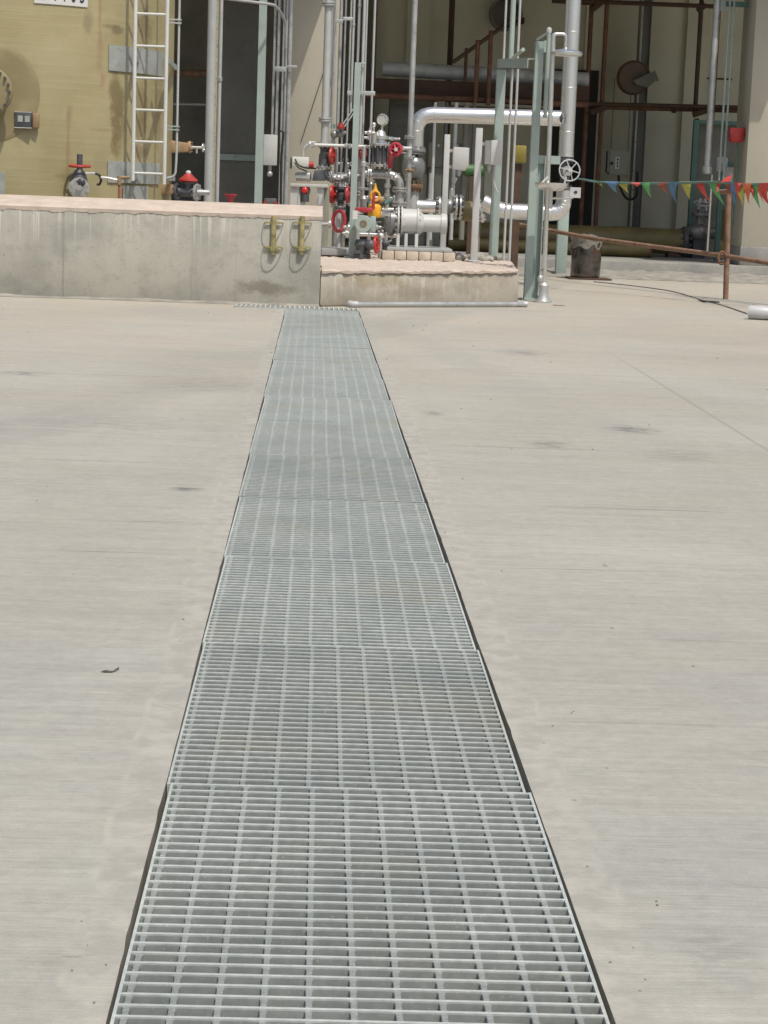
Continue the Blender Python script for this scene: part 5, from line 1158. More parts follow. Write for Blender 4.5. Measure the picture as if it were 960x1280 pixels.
# ------------------------------------------------------------------ tank
TR, TY = 1.6, 18.55
_q = W(216.5, 120, 18) - EYE; dx, dy = _q.x, _q.y; L_ = math.hypot(dx, dy)
TX = (TY * dx - TR * L_) / dy           # so that the right flank stands where the photograph shows it
tl = (TX, TY, 0)
def tsurf(px, py, off=0.0):      # a point on the front of the tank shell seen at a pixel
    d = ray(px, py); ox, oy = -TX, -TY; a = d.x ** 2 + d.y ** 2; b_ = 2 * (d.x * ox + d.y * oy); c_ = ox * ox + oy * oy - (TR + off) ** 2
    D = b_ * b_ - 4 * a * c_
    if D < 0: return None
    tt_ = (-b_ - math.sqrt(D)) / (2 * a); return EYE + d * tt_
def tank_mat():
    g = N('filament_wound_tank'); co = g.coord(); X, Y, Z = g.xyz(co)
    n1 = g.noise(co, 1.3, 5, .55, .3); bandn = g.noise(g.scale(co, (1.2, 1.2, 22)), 1.0, 4, .6); n2 = g.noise(co, 8, 5, .65); fb = g.noise(g.scale(co, (3, 3, 120)), 1.0, 3, .6)
    c = g.mix(g.ramp(n1, .34, .66), (.29, .248, .125), (.350, .303, .168))
    c = g.mix(g.ramp(bandn, .46, .70, 0, .4), c, (.375, .335, .19)); c = g.mix(g.ramp(n2, .52, .74, 0, .3), c, (.26, .22, .11)); c = g.mix(g.ramp(fb, .5, .75, 0, .14), c, (.26, .235, .12))
    wp = g.noise(g.scale(co, (7, 7, 5)), 1.0, 5, .7)
    def s_(px, py, rx, ry, k, col):
        p = tsurf(px, py)
        nonlocal c
        if p is None: return
        nx = abs(p.x - TX) / TR; face = math.sqrt(max(.05, 1 - nx * nx))
        e = g.ellipse(X, Z, p.x - TX, p.z, rx * PXM(p.y), ry * PXM(p.y), wp, .6); c = g.mix(g.math('MULTIPLY', e, k), c, col)
    s_(146, 125, 8, 38, .8, (.16, .125, .055)); s_(147, 165, 9, 28, .7, (.16, .125, .055)); s_(144, 180, 5, 18, .5, (.16, .125, .055))
    s_(110, 25, 6, 18, .6, (.20, .17, .09)); s_(148, 38, 9, 7, .7, (.14, .11, .06)); s_(138, 33, 14, 3, .6, (.18, .14, .08)); s_(180, 30, 9, 26, .65, (.15, .12, .06)); s_(178, 130, 9, 26, .55, (.17, .13, .06)); s_(177, 160, 9, 16, .55, (.17, .13, .06))
    s_(125, 15, 2.4, 40, .5, (.28, .14, .08)); s_(125, 60, 3.5, 50, .4, (.27, .17, .09)); s_(128, 98, 4, 14, .55, (.30, .15, .09)); s_(85, 175, 2.6, 50, .55, (.24, .17, .09)); s_(87, 140, 4, 12, .5, (.22, .16, .09))
    s_(130, 163, 20, 3, .5, (.24, .19, .1)); s_(70, 90, 30, 60, .25, (.37, .335, .2)); s_(78, 220, 14, 3, .5, (.22, .18, .1)); s_(175, 190, 10, 10, .5, (.2, .13, .07)); s_(198, 140, 5, 50, .5, (.2, .15, .08)); s_(125, 200, 10, 30, .35, (.24, .20, .12))
    return g.done(c, .42, 0, g.bump(g.math('ADD', bandn, g.math('MULTIPLY', fb, .6)), .3, .006))
mt['tank'] = tank_mat()
t = thing('storage_tank', 'large olive-yellow resin tank with a manway and stained shell behind the dike wall', 'tank', tl)
mb = MB().lathe((TX, TY, .02), (0, 0, 1), [(0, TR), (.02, TR), (4.6, TR), (4.7, TR * .97), (4.95, TR * .7), (5.1, TR * .3), (5.14, .02)], 128)
obj('tank_shell', mb, 'tank', t)
mc = W(-12, 115, TY - TR); MX = mc.x - TX; print('TANK', TX, TY, MX)
def curved(px_c, py_c, ang0, ang1, z0, z1, off, th, n=24, nz=1):
    mb = MB()
    for o_ in (off, off + th):
        for k in range(n + 1):
            a = ang0 + (ang1 - ang0) * k / n
            for z in (z0, z1): mb.v.append(V((TX + math.sin(a) * (TR + o_), TY - math.cos(a) * (TR + o_), z)))
    m_ = (n + 1) * 2
    for k in range(n):
        i = 2 * k
        mb.f += [(i, i + 2, i + 3, i + 1), (m_ + i, m_ + i + 1, m_ + i + 3, m_ + i + 2), (i, m_ + i, m_ + i + 2, i + 2), (i + 1, i + 3, m_ + i + 3, m_ + i + 1)]
    mb.f += [(0, 1, m_ + 1, m_), (2 * n, m_ + 2 * n, m_ + 2 * n + 1, 2 * n + 1)]
    return mb
def tang(px, py): p = tsurf(px, py); return math.atan2(p.x - TX, TY - p.y)
# reinforcing pad round the manway, following the shell
mT = PXM(TY - TR)
mb = MB(); Rp = 60 * mT; nR, nA = 10, 64
for side in (0, 1):
    for i in range(nR + 1):
        q = (24 + 36 * i / nR) * mT
        for k in range(nA):
            a = 2 * PI * k / nA; s_ = math.cos(a) * q; al = MX / TR + s_ / TR; off = .009 if i < nR else .003
            mb.v.append(V((TX + math.sin(al) * (TR + off), TY - math.cos(al) * (TR + off), mc.z + math.sin(a) * q)))
    break
for i in range(nR):
    for k in range(nA): mb.f.append((i * nA + k, i * nA + (k + 1) % nA, (i + 1) * nA + (k + 1) % nA, (i + 1) * nA + k))
mt['pad'] = M('resin_pad', (.275, .230, .120), .45, 0, .2, 3, (.24, .19, .1), .5, 4)
obj('manway_pad', mb, 'pad', t)
cm = V((TX, TY - TR - .16, mc.z))
mw = obj('manway', MB().lathe((TX + MX, TY - TR + .06, mc.z), (0, -1, 0), [(0, 25 * mT), (.07, 23 * mT), (.18, 23 * mT), (.18, 30 * mT), (.21, 30 * mT), (.215, 29.6 * mT), (.235, 29.6 * mT), (.24, 28 * mT)], 48), 'pad', t)
for k in range(20):
    a = 2 * PI * k / 20; p = V((TX + MX + math.cos(a) * 27 * mT, TY - TR - .175, mc.z + math.sin(a) * 27 * mT))
    if math.cos(a) > .2: obj('bolt', MB().cyl(p - V((0, .03, 0)), p + V((0, .02, 0)), .012, 6), 'cast', mw)
# grey patches
for (x0p, x1p, y0p, y1p) in ((135.5, 203, 56, 88), (134, 198, 201, 228)):
    a0, a1 = tang(x0p, y0p), tang(x1p, y0p); z1, z0 = tsurf(x0p, y0p).z, tsurf(x0p, y1p).z
    obj('repair_patch', curved(0, 0, a0, a1, z0, z1, .002, .010), 'patch', t, label='grey resin repair patch')
a0, a1 = tang(-15, 230), tang(6, 230); obj('repair_patch', curved(0, 0, a0, a1, tsurf(0, 250).z, tsurf(0, 215).z, .002, .012), 'patch', t)
a0, a1 = tang(152, 235), tang(182, 240); obj('repair_patch', curved(0, 0, a0, a1, tsurf(160, 255).z, tsurf(160, 232).z, .014, .012), 'patch', t)
# niche instrument with two grey windows
p = tsurf(30, 150); s_ = mT
bxo = obj('instrument_box', MB().box((p.x - 10.5 * s_, p.y - .05, p.z - 9 * s_), (p.x + 10 * s_, p.y + .02, p.z + 9 * s_)), 'cast', t, bevel=.006)
obj('box_rim', MB().box((p.x - 11 * s_, p.y - .052, p.z - 10 * s_), (p.x + 10.5 * s_, p.y - .02, p.z - 9 * s_)).box((p.x - 11 * s_, p.y - .048, p.z + 9 * s_), (p.x + 10.5 * s_, p.y - .02, p.z + 9.7 * s_)), 'lgrey', bxo)
for dx_ in (-6.5, 2): obj('window', MB().box((p.x + dx_ * s_, p.y - .053, p.z - 2.5 * s_), (p.x + (dx_ + 6) * s_, p.y - .049, p.z + 5 * s_)), 'patch', bxo)
obj('packing_block', MB().box((p.x + 10.8 * s_, p.y - .03, p.z - 9 * s_), (p.x + 18.5 * s_, p.y + .02, p.z + 8.5 * s_)), 'tan', t, bevel=.006)
# number plate, cut by the top of the picture
a0, a1 = tang(42.5, 4), tang(109, 6); zlo = tsurf(75, 6.2).z; zhi = zlo + 30 * PXM(16.4)
pln = obj('number_plate', curved(0, 0, a0, a1, zlo, zhi, .002, .006), 'white', t)
cu = bpy.data.curves.new('txt', 'FONT'); cu.body = 'D1103'; cu.size = 26 * mT * 1.38; cu.align_x = 'LEFT'; cu.extrude = 0; cu.space_character = 1.32
to = bpy.data.objects.new('txt', cu); C.objects.link(to)
me = bpy.data.meshes.new_from_object(to.evaluated_get(bpy.context.evaluated_depsgraph_get()))
bpy.data.objects.remove(to)
wt = max(v.co.x for v in me.vertices); wb = (a1 - a0) * TR
sc = wb * .86 / wt
mb = MB(); z_b = zlo + 4.4 * mT
for v in me.vertices:
    al = a0 + (wb * .075 + v.co.x * sc) / TR; rr2 = TR + .0095
    mb.v.append(V((TX + math.sin(al) * rr2, TY - math.cos(al) * rr2, z_b + v.co.y)))
for f in me.polygons: mb.f.append(tuple(f.vertices))
obj('lettering', mb, 'ink', pln)
# resin nozzle at the right flank
p = W(222, 183, TY); q = tsurf(214, 183)
nz = obj('nozzle', MB().prism([(q.x - .05, TY - .06, W(222, 175, TY).z), (W(236, 179, TY).x, TY - .06, W(236, 179, TY).z), (W(236, 190, TY).x, TY - .06, W(236, 190, TY).z), (q.x - .05, TY - .06, W(222, 192, TY).z)], (0, .12, 0)), 'tan', t, bevel=.01)
zn = W(240, 184, TY).z
obj('flange', MB().flange((W(237, 184, TY).x, TY, zn), (1, 0, 0), 8 * mT, .02, 8), 'tan', nz)
obj('sample_cock', MB().cyl((W(237, 184, TY).x, TY, zn), (W(254, 186, TY).x, TY, zn), 1.6 * mT, 10).wheel((W(254, 184, TY).x, TY - .01, zn), (1, -.2, 0), 5 * mT, .007, 4, .1).cyl((W(246, 184, TY).x, TY, zn), (W(246, 184, TY).x, TY, zn - 8 * mT), 1.4 * mT, 8), 'steel', nz)
obj('support_block', MB().box((W(198, 231, TY - .3).x, TY - .42, W(200, 242, TY - .3).z), (W(217, 231, TY - .3).x, TY - .25, W(200, 230, TY - .3).z)), 'tan', t, bevel=.006)

# ladder
Yl = 17.42; ml = PXM(Yl)
xa, xb = W(168, 100, Yl).x, W(207.5, 100, Yl).x; z0 = W(166, 226, Yl).z
t = thing('ladder', 'white steel ladder fixed to the right flank of the yellow tank', 'ladder', ((xa + xb) / 2, Yl, z0))
for xx in (xa, xb): obj('rail', MB().cyl((xx, Yl, z0 - (.02 if xx == xb else 0)), (xx, Yl, 4.4), 2.4 * ml, 14), 'white', t)
zr = [W(188, y, Yl).z for y in (217, 177.5, 138, 97.5, 58, 18)]; stp = zr[1] - zr[0]
z = zr[0]
while z < 4.3: obj('rung', MB().cyl((xa, Yl, z), (xb, Yl, z), 1.55 * ml, 12), 'white', t); z += stp
for py, dd_ in ((74, 1), (222, 1)):
    zz = W(188, py, Yl).z
    for xx in (xa, xb):
        yb_ = TY - math.sqrt(max(.01, TR ** 2 - (xx - TX) ** 2)) if abs(xx - TX) < TR else TY
        obj('standoff', MB().box((xx - .015, Yl + .01, zz - .02), (xx + .015, yb_ + .03, zz + .02)), 'patch', t)
# sight tube right of the ladder
xt = W(222.5, 100, Yl + .15).x; Yt = Yl + .15
t = thing('level_tube', 'thin pale tube running beside the ladder and curving in at its foot', 'tube', (xt, Yt, W(210, 224, Yt).z))
obj('tube', MB().tube(bend([V((xt, Yt, 4.2)), V((xt, Yt, W(220, 196, Yt).z)), V((W(219, 222, Yt).x, Yt, W(214, 220, Yt).z)), V((W(207.5, 223, Yt).x, Yt, W(209, 223, Yt).z))], .16, 8), 1.5 * ml, 12), 'pale_pipe', t)
for py in (26.5, 160):
    z = W(215, py, Yt).z
    obj('clamp', MB().box((xb + .01, Yt - .02, z + .008), (xt + .02, Yt + .02, z + .02)).box((xb + .01, Yt - .02, z - .02), (xt + .02, Yt + .02, z - .008)), 'pale_pipe' if py < 100 else 'green', t)

# tank outlet valve with red wheel
p = tsurf(98, 234); Yv2 = p.y - .2; mv2 = PXM(Yv2); c = W(99, 235, Yv2)
t = thing('tank_valve', 'flanged outlet valve with a flat red handwheel at the foot of the yellow tank', 'valve', (c.x, Yv2, W(98, 249, Yv2).z), 'tank outlet valves')
obj('blind_flange', MB().flange((c.x, Yv2, c.z), (.12, -1, 0), 12.8 * mv2, .02, 8).lathe((c.x, Yv2 - .012, c.z), (.12, -1, 0), [(0, 4 * mv2), (.03, 3.6 * mv2)], 14), 'steel', t)
obj('valve_body', MB().cyl((c.x, Yv2 + .02, c.z), (p.x - .01, p.y + .03, c.z), 9 * mv2, 18).lathe((c.x - .01, Yv2 + .06, c.z), (0, 0, 1), [(0, 9 * mv2), (8 * mv2, 11 * mv2), (16 * mv2, 9 * mv2), (22 * mv2, 5 * mv2)], 18).ball((c.x + 3 * mv2, Yv2 - .02, c.z + 7 * mv2), 5 * mv2, 1, .6, 1), 'cast', t)
zw = W(98, 207.5, Yv2).z
obj('handwheel', MB().wheel((c.x - .005, Yv2 + .06, zw), (.0, -.05, 1), 12.5 * mv2, 1.7 * mv2, 6, .1), 'red', t)
obj('stem', MB().cyl((c.x - .005, Yv2 + .06, c.z), (c.x - .005, Yv2 + .06, W(97, 192.5, Yv2).z), 3.6 * mv2, 14), 'cast', t)
obj('outlet_stub', MB().cyl(W(107, 217, Yv2), W(119, 217, Yv2), 1.8 * mv2, 10), 'steel', t)
single('hose', MB().tube(bend([W(119, 217, Yv2), W(124, 218, Yv2), W(127, 225, Yv2), W(124, 231, Yv2), W(121, 230, Yv2)], .03), 1.6 * mv2, 10), 'black', 'short curled black hose beside the red-wheeled tank valve', 'hose', W(121, 230, Yv2))
t = thing('sample_line', 'thin steel sample line with a red hose foot left of the ladder', 'pipe', W(130, 224, Yv2 - .02))
obj('tube', MB().tube([W(126, 222, Yv2), W(134, 222.5, Yv2), W(150, 226, Yv2)], 1.7 * mv2, 10), 'steel', t)
obj('tee', MB().cyl(W(149, 220, Yv2), W(149, 231, Yv2), 2.6 * mv2, 10).cyl(W(149, 222, Yv2), W(162, 222, Yv2), 2 * mv2, 10), 'tan', t)
obj('drain_hose', MB().tube([W(149, 230, Yv2), W(149, 250, Yv2)], 1.5 * mv2, 8), 'fl_rust', t)
# second valve with red cap
Y2 = 17.6; m2 = PXM(Y2); c = W(235, 239, Y2)
t = thing('tank_valve', 'dark flanged valve with a domed red handwheel right of the tank', 'valve', (c.x, Y2, W(235, 251, Y2).z), 'tank outlet valves')
obj('valve_body', MB().cyl((W(222, 240, Y2).x, Y2, c.z - .005), (W(246, 240, Y2).x, Y2, c.z - .005), 6 * m2, 18).lathe((c.x, Y2, c.z), (0, 0, 1), [(0, 6 * m2), (7 * m2, 6 * m2), (9 * m2, 8 * m2), (11 * m2, 8 * m2)], 18), 'cast', t)
for px in (222, 246): obj('flange', MB().flange((W(px, 240, Y2).x, Y2, c.z - .005), (1, -.35, 0), 10.5 * m2, .02, 8), 'cast' if px < 230 else 'galv', t)
zc2 = W(235, 226, Y2).z
obj('handwheel', MB().lathe((c.x, Y2, zc2), (0, 0, 1), [(-.012, 9 * m2), (0, 12 * m2), (.012, 11.5 * m2), (.03, 8 * m2), (.06, 4 * m2)], 20), 'red', t)
obj('hub', MB().ball((c.x, Y2, W(234, 216, Y2).z), 3.4 * m2, 1, 1, .9), 'lgrey', t)
obj('outlet_stub', MB().cyl((W(246, 240, Y2).x, Y2, c.z - .005), (W(262, 240, Y2).x, Y2, c.z - .005), 3.2 * m2, 12), 'galv', t)

# ------------------------------------------------------------------ left bay: risers, cabinet, box
YR2 = 22.5
t = vpipe('vertical_pipe', 'fat pale riser pipe right of the yellow tank', 'pipe', 263.5, 100, -30, 330, YR2, 5.4, 'pale_pipe', None, (), (), 20, top_ext=3.9)
xm = W(270.3, 100, YR2).x; mb = MB(); z = .2
mt['strap'] = M('yellowed_strap', (.42, .40, .27), .7, 0, .4, 30, (.1, .1, .08), .8, 30)
obj('lagging_strip', MB().box((xm - .018, YR2 - .01, .0), (xm + .012, YR2 + .02, 3.85)), 'strap', t, label='yellowed speckled strip along the riser')
vpipe('vertical_pipe', 'thin pale pipe close right of the fat riser, with one coupling', 'pipe', 274.5, 100, -30, 330, YR2 + .1, 2.4, 'pale_pipe', None, (), (99,), 12, top_ext=3.9)
x = W(326.5, 100, 23.6).x; hw = 4.7 * PXM(23.6)
t = thing('tall_post', 'pale green channel post in front of the dark grey cabinet', 'post', (x, 23.6, 0))
obj('post_web', MB().box((x - hw, 23.6, 0), (x + hw, 23.612, 3.9)), 'green', t); obj('post_flange', MB().box((x + hw - .01, 23.613, 0), (x + hw, 23.68, 3.9)).box((x - hw, 23.613, 0), (x - hw + .01, 23.68, 3.9)), 'green', t)
for i, (px, rp, lab) in enumerate(((342, 1.6, 'thin dark conduit, leftmost beside the beige column'), (347, 1.8, 'thin grey conduit above the small grey box'), (353.5, 1.6, 'thin grey conduit between the small box and the column edge'), (357.5, 1.9, 'grey conduit left of the beige column edge'), (361.5, 2.3, 'grey conduit tight on the beige column edge'))):
    vpipe('conduit', lab, 'conduit', px, 100, -30, (168 if i < 2 else 330), 24.2 - .03 * i, rp, 'galv', 'conduits beside the left beige column', (), (), 10, top_ext=3.9)
clamp(342, 86, 358, 24.0, 'clamp rail across the conduits beside the left column', 6); clamp(358, 83, 371, 24.0, 'clamp bar reaching onto the left beige column', 3)
a, b = W(330, 168, 24.0), W(346, 207, 24.0)
t = thing('grey_box', 'small plain grey switch box beside the pale green tall post', 'switch box', ((a.x + b.x) / 2, 24.0, b.z))
obj('box_body', MB().box((a.x, 23.95, b.z), (b.x, 24.1, a.z)), 'lgrey', t, bevel=.006)
obj('cable_gland', MB().cyl(((a.x + b.x) / 2, 24.02, b.z - .12), ((a.x + b.x) / 2, 24.02, b.z), .02, 10).ball(((a.x + b.x) / 2, 24.0, b.z - .1), .035), 'galv', t)
single('cable', MB().tube(bend([V((b.x + .03, 24.0, a.z + .05)), V((b.x + .07, 24.0, a.z + .04)), V((b.x + .05, 24.0, b.z + .1)), V((b.x + .06, 24.0, .6)), V((b.x + .05, 24.0, .17))], .05), .014, 8), 'black', 'black cable hanging beside the small grey switch box', 'cable', (b.x + .05, 24.0, .17))
YC = 26.2
a, b = W(279, -40, YC), W(327, 300, YC)
t = thing('steel_cabinet', 'tall dark grey panelled steel cabinet behind the fat riser pipe', 'cabinet', ((a.x + b.x) / 2, YC, .17))
zm1, zm0 = W(300, 193, YC).z, W(300, 201, YC).z
obj('upper_panel', MB().box((a.x, YC, zm1), (b.x, YC + .3, 3.7)), 'panel', t); obj('lower_panel', MB().box((a.x, YC, .17), (b.x, YC + .3, zm0)), 'panel', t)
obj('cross_rail', MB().box((a.x - .02, YC - .03, zm0 + .002), (b.x + .02, YC + .3, zm1 - .002)), 'green', t); obj('stile', MB().box((b.x - .1, YC - .012, zm1 + .003), (b.x, YC - .001, 3.6)), 'dark', t)
xx = W(316, 5, YC).x
ppipe('thin_line', 'thin pale pipe crossing high in front of the dark grey cabinet', 'pipe', [W(281, -2, 22.8), W(343, 6, 23.4), W(350, 14, 23.6), W(357, 28, 23.9), W(357.5, 60, 24.0)], 1.8 * PXM(23), 'pale_pipe', rad=.08)
t = thing('red_valve', 'red valve funnel low in front of the dark cabinet, just above the wall', 'valve', W(288, 262, 22.9))
c = W(288, 243, 22.9); obj('handwheel', MB().lathe(c - V((0, 0, .12)), (0, 0, 1), [(0, .02), (.06, .035), (.115, .075), (.125, .07)], 4), 'pinkred', t); obj('stem', MB().cyl(c - V((0, 0, .3)), c - V((0, 0, .1)), .03, 10), 'cast', t)
t = thing('red_valve', 'dark valve with red side bolts below the small grey switch box', 'valve', W(338, 262, 23.4))
c = W(338, 250, 23.4); obj('valve_body', MB().box(c + V((-.07, -.04, -.1)), c + V((.07, .06, .02))), 'cast', t, bevel=.01)
for d_ in (-.06, .065): obj('bolt_cap', MB().cyl(c + V((d_, -.06, -.03)), c + V((d_, -.04, -.03)), .018, 10), 'red', t)
# horizontal pipes seen through the dark gap
ppipe('rusty_pipe', 'orange-brown horizontal pipe in the dark gap right of the tank', 'pipe', [W(205, 91, 27.5), W(276, 92, 27.5), W(330, 98, 27.5)], .045, 'bamboo', rad=.02)
ppipe('thin_line', 'thin dark grey horizontal pipe in the dark gap right of the tank', 'pipe', [W(205, 130, 27.6), W(276, 131, 27.6)], .02, 'galv', rad=.02)
# cable on the left column
single('cable', MB().tube([W(411, 70, BY - .012), W(376, 178, BY - .012)], .005, 6), 'cast', 'thin slanting cable across the face of the left beige column', 'cable', W(376, 178, BY - .02))

# ------------------------------------------------------------------ interior, centre
YD = 27.2
ppipe('duct', 'dull grey insulated duct running across the dim hall', 'duct', [W(478, 86, YD), W(735, 100, YD)], 9 * PXM(YD), 'duct', rad=.02, seg=20)
a = W(462, 98, YD - .2); b = W(735, 118, YD - .2)
single('steel_beam', MB().box((a.x, YD - .3, W(600, 122, YD).z), (b.x, YD - .05, W(600, 104, YD).z)), 'rustdark', 'dark rusty steel beam under the dull grey duct', 'beam', (a.x, YD - .2, W(600, 122, YD).z))
ppipe('rusty_pipe', 'long brown pipe just under the dark beam in the hall', 'pipe', [W(440, 118, YD - .5), W(735, 131, YD - .5)], .04, 'rust', rad=.02)
vpipe('steel_column', 'slim dark steel column standing mid-hall', 'column', 563, 60, -30, 330, 27.8, 3.6, 'rustdark', None, (), (), 4, top_ext=4.6)
def hrail():
    a, b = W(566, 78, 26.6), W(650, 18, 26.6)
    t = thing('stair_railing', 'rusty slanting stair handrail with upright posts inside the hall', 'railing', W(600, 135, 26.6))
    obj('handrail', MB().cyl(a, b, .026, 10), 'rustdark', t)
    for (px, y0_, y1_, m) in ((583, 60, 102, 'rustdark'), (597.5, 50, 128, 'rust'), (614, 38, 132, 'rust')):
        p = W(px, y0_, 26.6); q = W(px - 3, y1_, 26.6); obj('post', MB().cyl(p, (p.x, 26.6, q.z), .03 if m == 'rust' else .022, 10), m, t)
    # the posts stand on a small landing
    obj('landing', MB().box((W(560, 140, 26.6).x, 26.5, W(600, 138, 26.6).z), (W(680, 140, 26.6).x, 27.0, W(600, 133, 26.6).z)), 'rustdark', t)
hrail()
c = W(632, 18, BW - .1)
t = thing('vent_opening', 'round black vent duct high on the dim back wall', 'vent', (c.x, BW, c.z))
obj('duct_ring', MB().lathe((c.x, BW - .002, c.z), (0, -1, 0), [(0, .23), (.22, .23), (.22, .20), (.06, .19)], 28), 'dark', t); obj('bracket', MB().box((c.x + .15, BW - .2, c.z - .12), (c.x + .26, BW - .01, c.z - .04)), 'rustdark', t)
# equipment under the shiny pipe
for i, (px, wd, m, lab) in enumerate(((542, 4, 'duct', 'slim grey standpipe behind the shiny pipe, leftmost'), (556, 5, 'cast', 'dark standpipe second from left behind the shiny pipe'), (568, 5, 'duct', 'grey standpipe third from left behind the shiny pipe'), (581, 7, 'dark', 'broad black standpipe behind the pale square posts'), (591, 4, 'panel', 'thin dark standpipe near the taller square post'))):
    vpipe('standpipe', lab, 'pipe', px, 190, 128, 300, 25.6 + .1 * i, wd / 2, m, 'standpipes behind the shiny pipe', (), (), 10)
for (x0p, y0p, x1p, y1p, Y, m, nm, lab) in ((536, 178, 606, 212, 26.0, 'dark', 'pump_casing', 'black pump casing in the shade behind the junction box'), (488, 118, 545, 183, 27.5, 'panel', 'machine_cabinet', 'dark grey machine cabinet in the shade left of the shiny elbow')):
    a, b = W(x0p, y0p, Y), W(x1p, y1p, Y); cxx = (a.x + b.x) / 2
    t = thing(nm, lab, 'machine', (cxx, Y, .17)); obj('casing', MB().box((a.x, Y, b.z), (b.x, Y + .5, a.z)), m, t, bevel=.02)
    for s_ in (a.x + .06, b.x - .06): obj('leg', MB().box((s_ - .04, Y + .05, .17), (s_ + .04, Y + .4, b.z - .003)), m, t)
    if nm == 'machine_cabinet':
        for k in range(2): obj('vent_slot', MB().box((a.x + .08, Y - .012, a.z - .12 - .28 * k), (b.x - .08, Y - .002, a.z - .04 - .28 * k)), 'dark', t)
    else:
        for px in (548, 572): obj('lamp', MB().ball(W(px, 182, Y - .03), .02), 'lgrey', t)
c = W(592, 213, 25.2)
t = thing('green_motor', 'small green motor glimpsed between the square posts', 'motor', (c.x, 25.2, .17)); mt['bgreen'] = M('bright_green_paint', (.06, .15, .05), .5)
obj('motor_body', MB().lathe(c - V((.13, 0, 0)), (1, 0, 0), [(0, .05), (.02, .075), (.24, .075), (.26, .05)], 20), 'bgreen', t); obj('stand', MB().box((c.x - .05, 25.15, .17), (c.x + .05, 25.25, c.z - .07)), 'rustdark', t)
c = W(649, 191, 22.6); mt['dyel'] = M('deep_yellow_paint', (.24, .19, .035), .5)
t = thing('yellow_hoist', 'deep yellow block seen between the two green uprights', 'machine', (c.x, 22.6, 0))
obj('block', MB().box((c.x - .075, 22.55, c.z - .11), (c.x + .075, 22.75, c.z + .08)), 'dyel', t, bevel=.01); obj('stand', MB().box((c.x - .04, 22.6, 0), (c.x + .04, 22.7, c.z - .122)), 'rustdark', t)
c = W(676, 212, 22.0); t = thing('cap_valve', 'little yellow-green valve cap behind the eyewash bowl', 'valve', (c.x, 22.0, c.z - .06)); obj('cap', MB().ball(c, .045, 1, 1, 1.1), 'fl_yellow', t); obj('stem', MB().cyl(c - V((0, 0, .9)), c, .02, 8), 'cast', t)
# low dim wall panels
for (x0p, x1p, y0p, y1p, lab) in ((524, 556, 218, 262, 'dull grey access panel low behind the big spool'), (606, 622, 214, 262, 'narrow dull panel low behind the taller square post')):
    a, b = W(x0p, y0p, 27.6), W(x1p, y1p, 27.6); single('access_panel', MB().box((a.x, 27.6, .17), (b.x, 27.7, a.z)), 'inner', lab, 'panel', ((a.x + b.x) / 2, 27.6, .17), 'dull panels low in the hall')

# long resin pipes on the floor of the hall
Yz = 27.0
a, b = W(555, 285, Yz), W(853, 303, Yz)
t = thing('resin_pipe', 'long yellow-brown resin pipe lying along the hall floor at the right', 'pipe', (a.x, Yz, .17))
rz = 15.5 * PXM(Yz); za_ = W(853, 302, Yz).z
obj('tube', MB().cyl((a.x, Yz, za_), (b.x, Yz, za_), rz, 32), 'frp', t)
obj('flange', MB().flange((b.x + .02, Yz, za_), (1, 0, 0), rz * 1.2, .06, 12), 'cast', t)
for px in (660, 775, 840): obj('saddle', MB().box((W(px, 300, Yz).x - .06, Yz - .12, .17), (W(px, 300, Yz).x + .06, Yz + .12, za_ - rz * .86)), 'rustdark', t)
ring_x = W(765, 300, Yz).x; obj('joint_wrap', MB().cyl((ring_x, Yz, za_), (ring_x + .24, Yz, za_), rz * 1.035, 32), 'frp', t)
a2, b2 = W(560, 300, 26.4), W(812, 318, 26.4); z2_ = .17 + .09
t = thing('resin_pipe', 'lower dark yellow resin pipe lying at the kerb edge before the long one', 'pipe', (a2.x, 26.4, .17)); obj('tube', MB().cyl((a2.x, 26.4, z2_), (b2.x, 26.4, z2_), .085, 24), 'frp', t); obj('end_rim', MB().lathe((b2.x - .02, 26.4, z2_), (1, 0, 0), [(0, .085), (.0, .093), (.03, .093), (.03, .07)], 24), 'rust', t)
# valve after its flange
c = W(873, 291, Yz); x = c.x
t = thing('gate_valve', 'grey gate valve with pale handwheel after the long resin pipe, near the right column', 'valve', (x, Yz, .17))
obj('valve_body', MB().ball((x, Yz, c.z), .15, 1.15, 1, .9).cyl((x - .2, Yz, c.z), (x + .35, Yz, c.z), .08, 16).cyl((x, Yz, c.z), (x + .02, Yz, W(877, 262, Yz).z), .06, 14).flange((x + .02, Yz, W(877, 268, Yz).z), (0, 0, 1), .13, .04, 8), 'greycast', t)
obj('yoke', MB().cyl((x - .03, Yz, W(877, 268, Yz).z), (x - .0, Yz, W(877, 248, Yz).z), .02, 8).cyl((x + .09, Yz, W(877, 268, Yz).z), (x + .06, Yz, W(877, 248, Yz).z), .02, 8), 'galv', t)
obj('handwheel', MB().wheel((x + .03, Yz, W(878, 254, Yz).z), (0, -.3, 1), .12, .014, 5, .15), 'galv', t); obj('foot', MB().box((x - .08, Yz - .1, .17), (x + .08, Yz + .1, c.z - .1)), 'cast', t)
c = W(909, 275, 26.6); t = thing('resin_pipe', 'short upright yellow resin pipe end behind the rusty post', 'pipe', (c.x, 26.6, .17)); obj('tube', MB().tube(bend([V((c.x - .1, 26.6, .35)), V((c.x, 26.6, .35)), V((c.x, 26.6, W(909, 262, 26.6).z))], .1), .11, 20), 'frp', t)

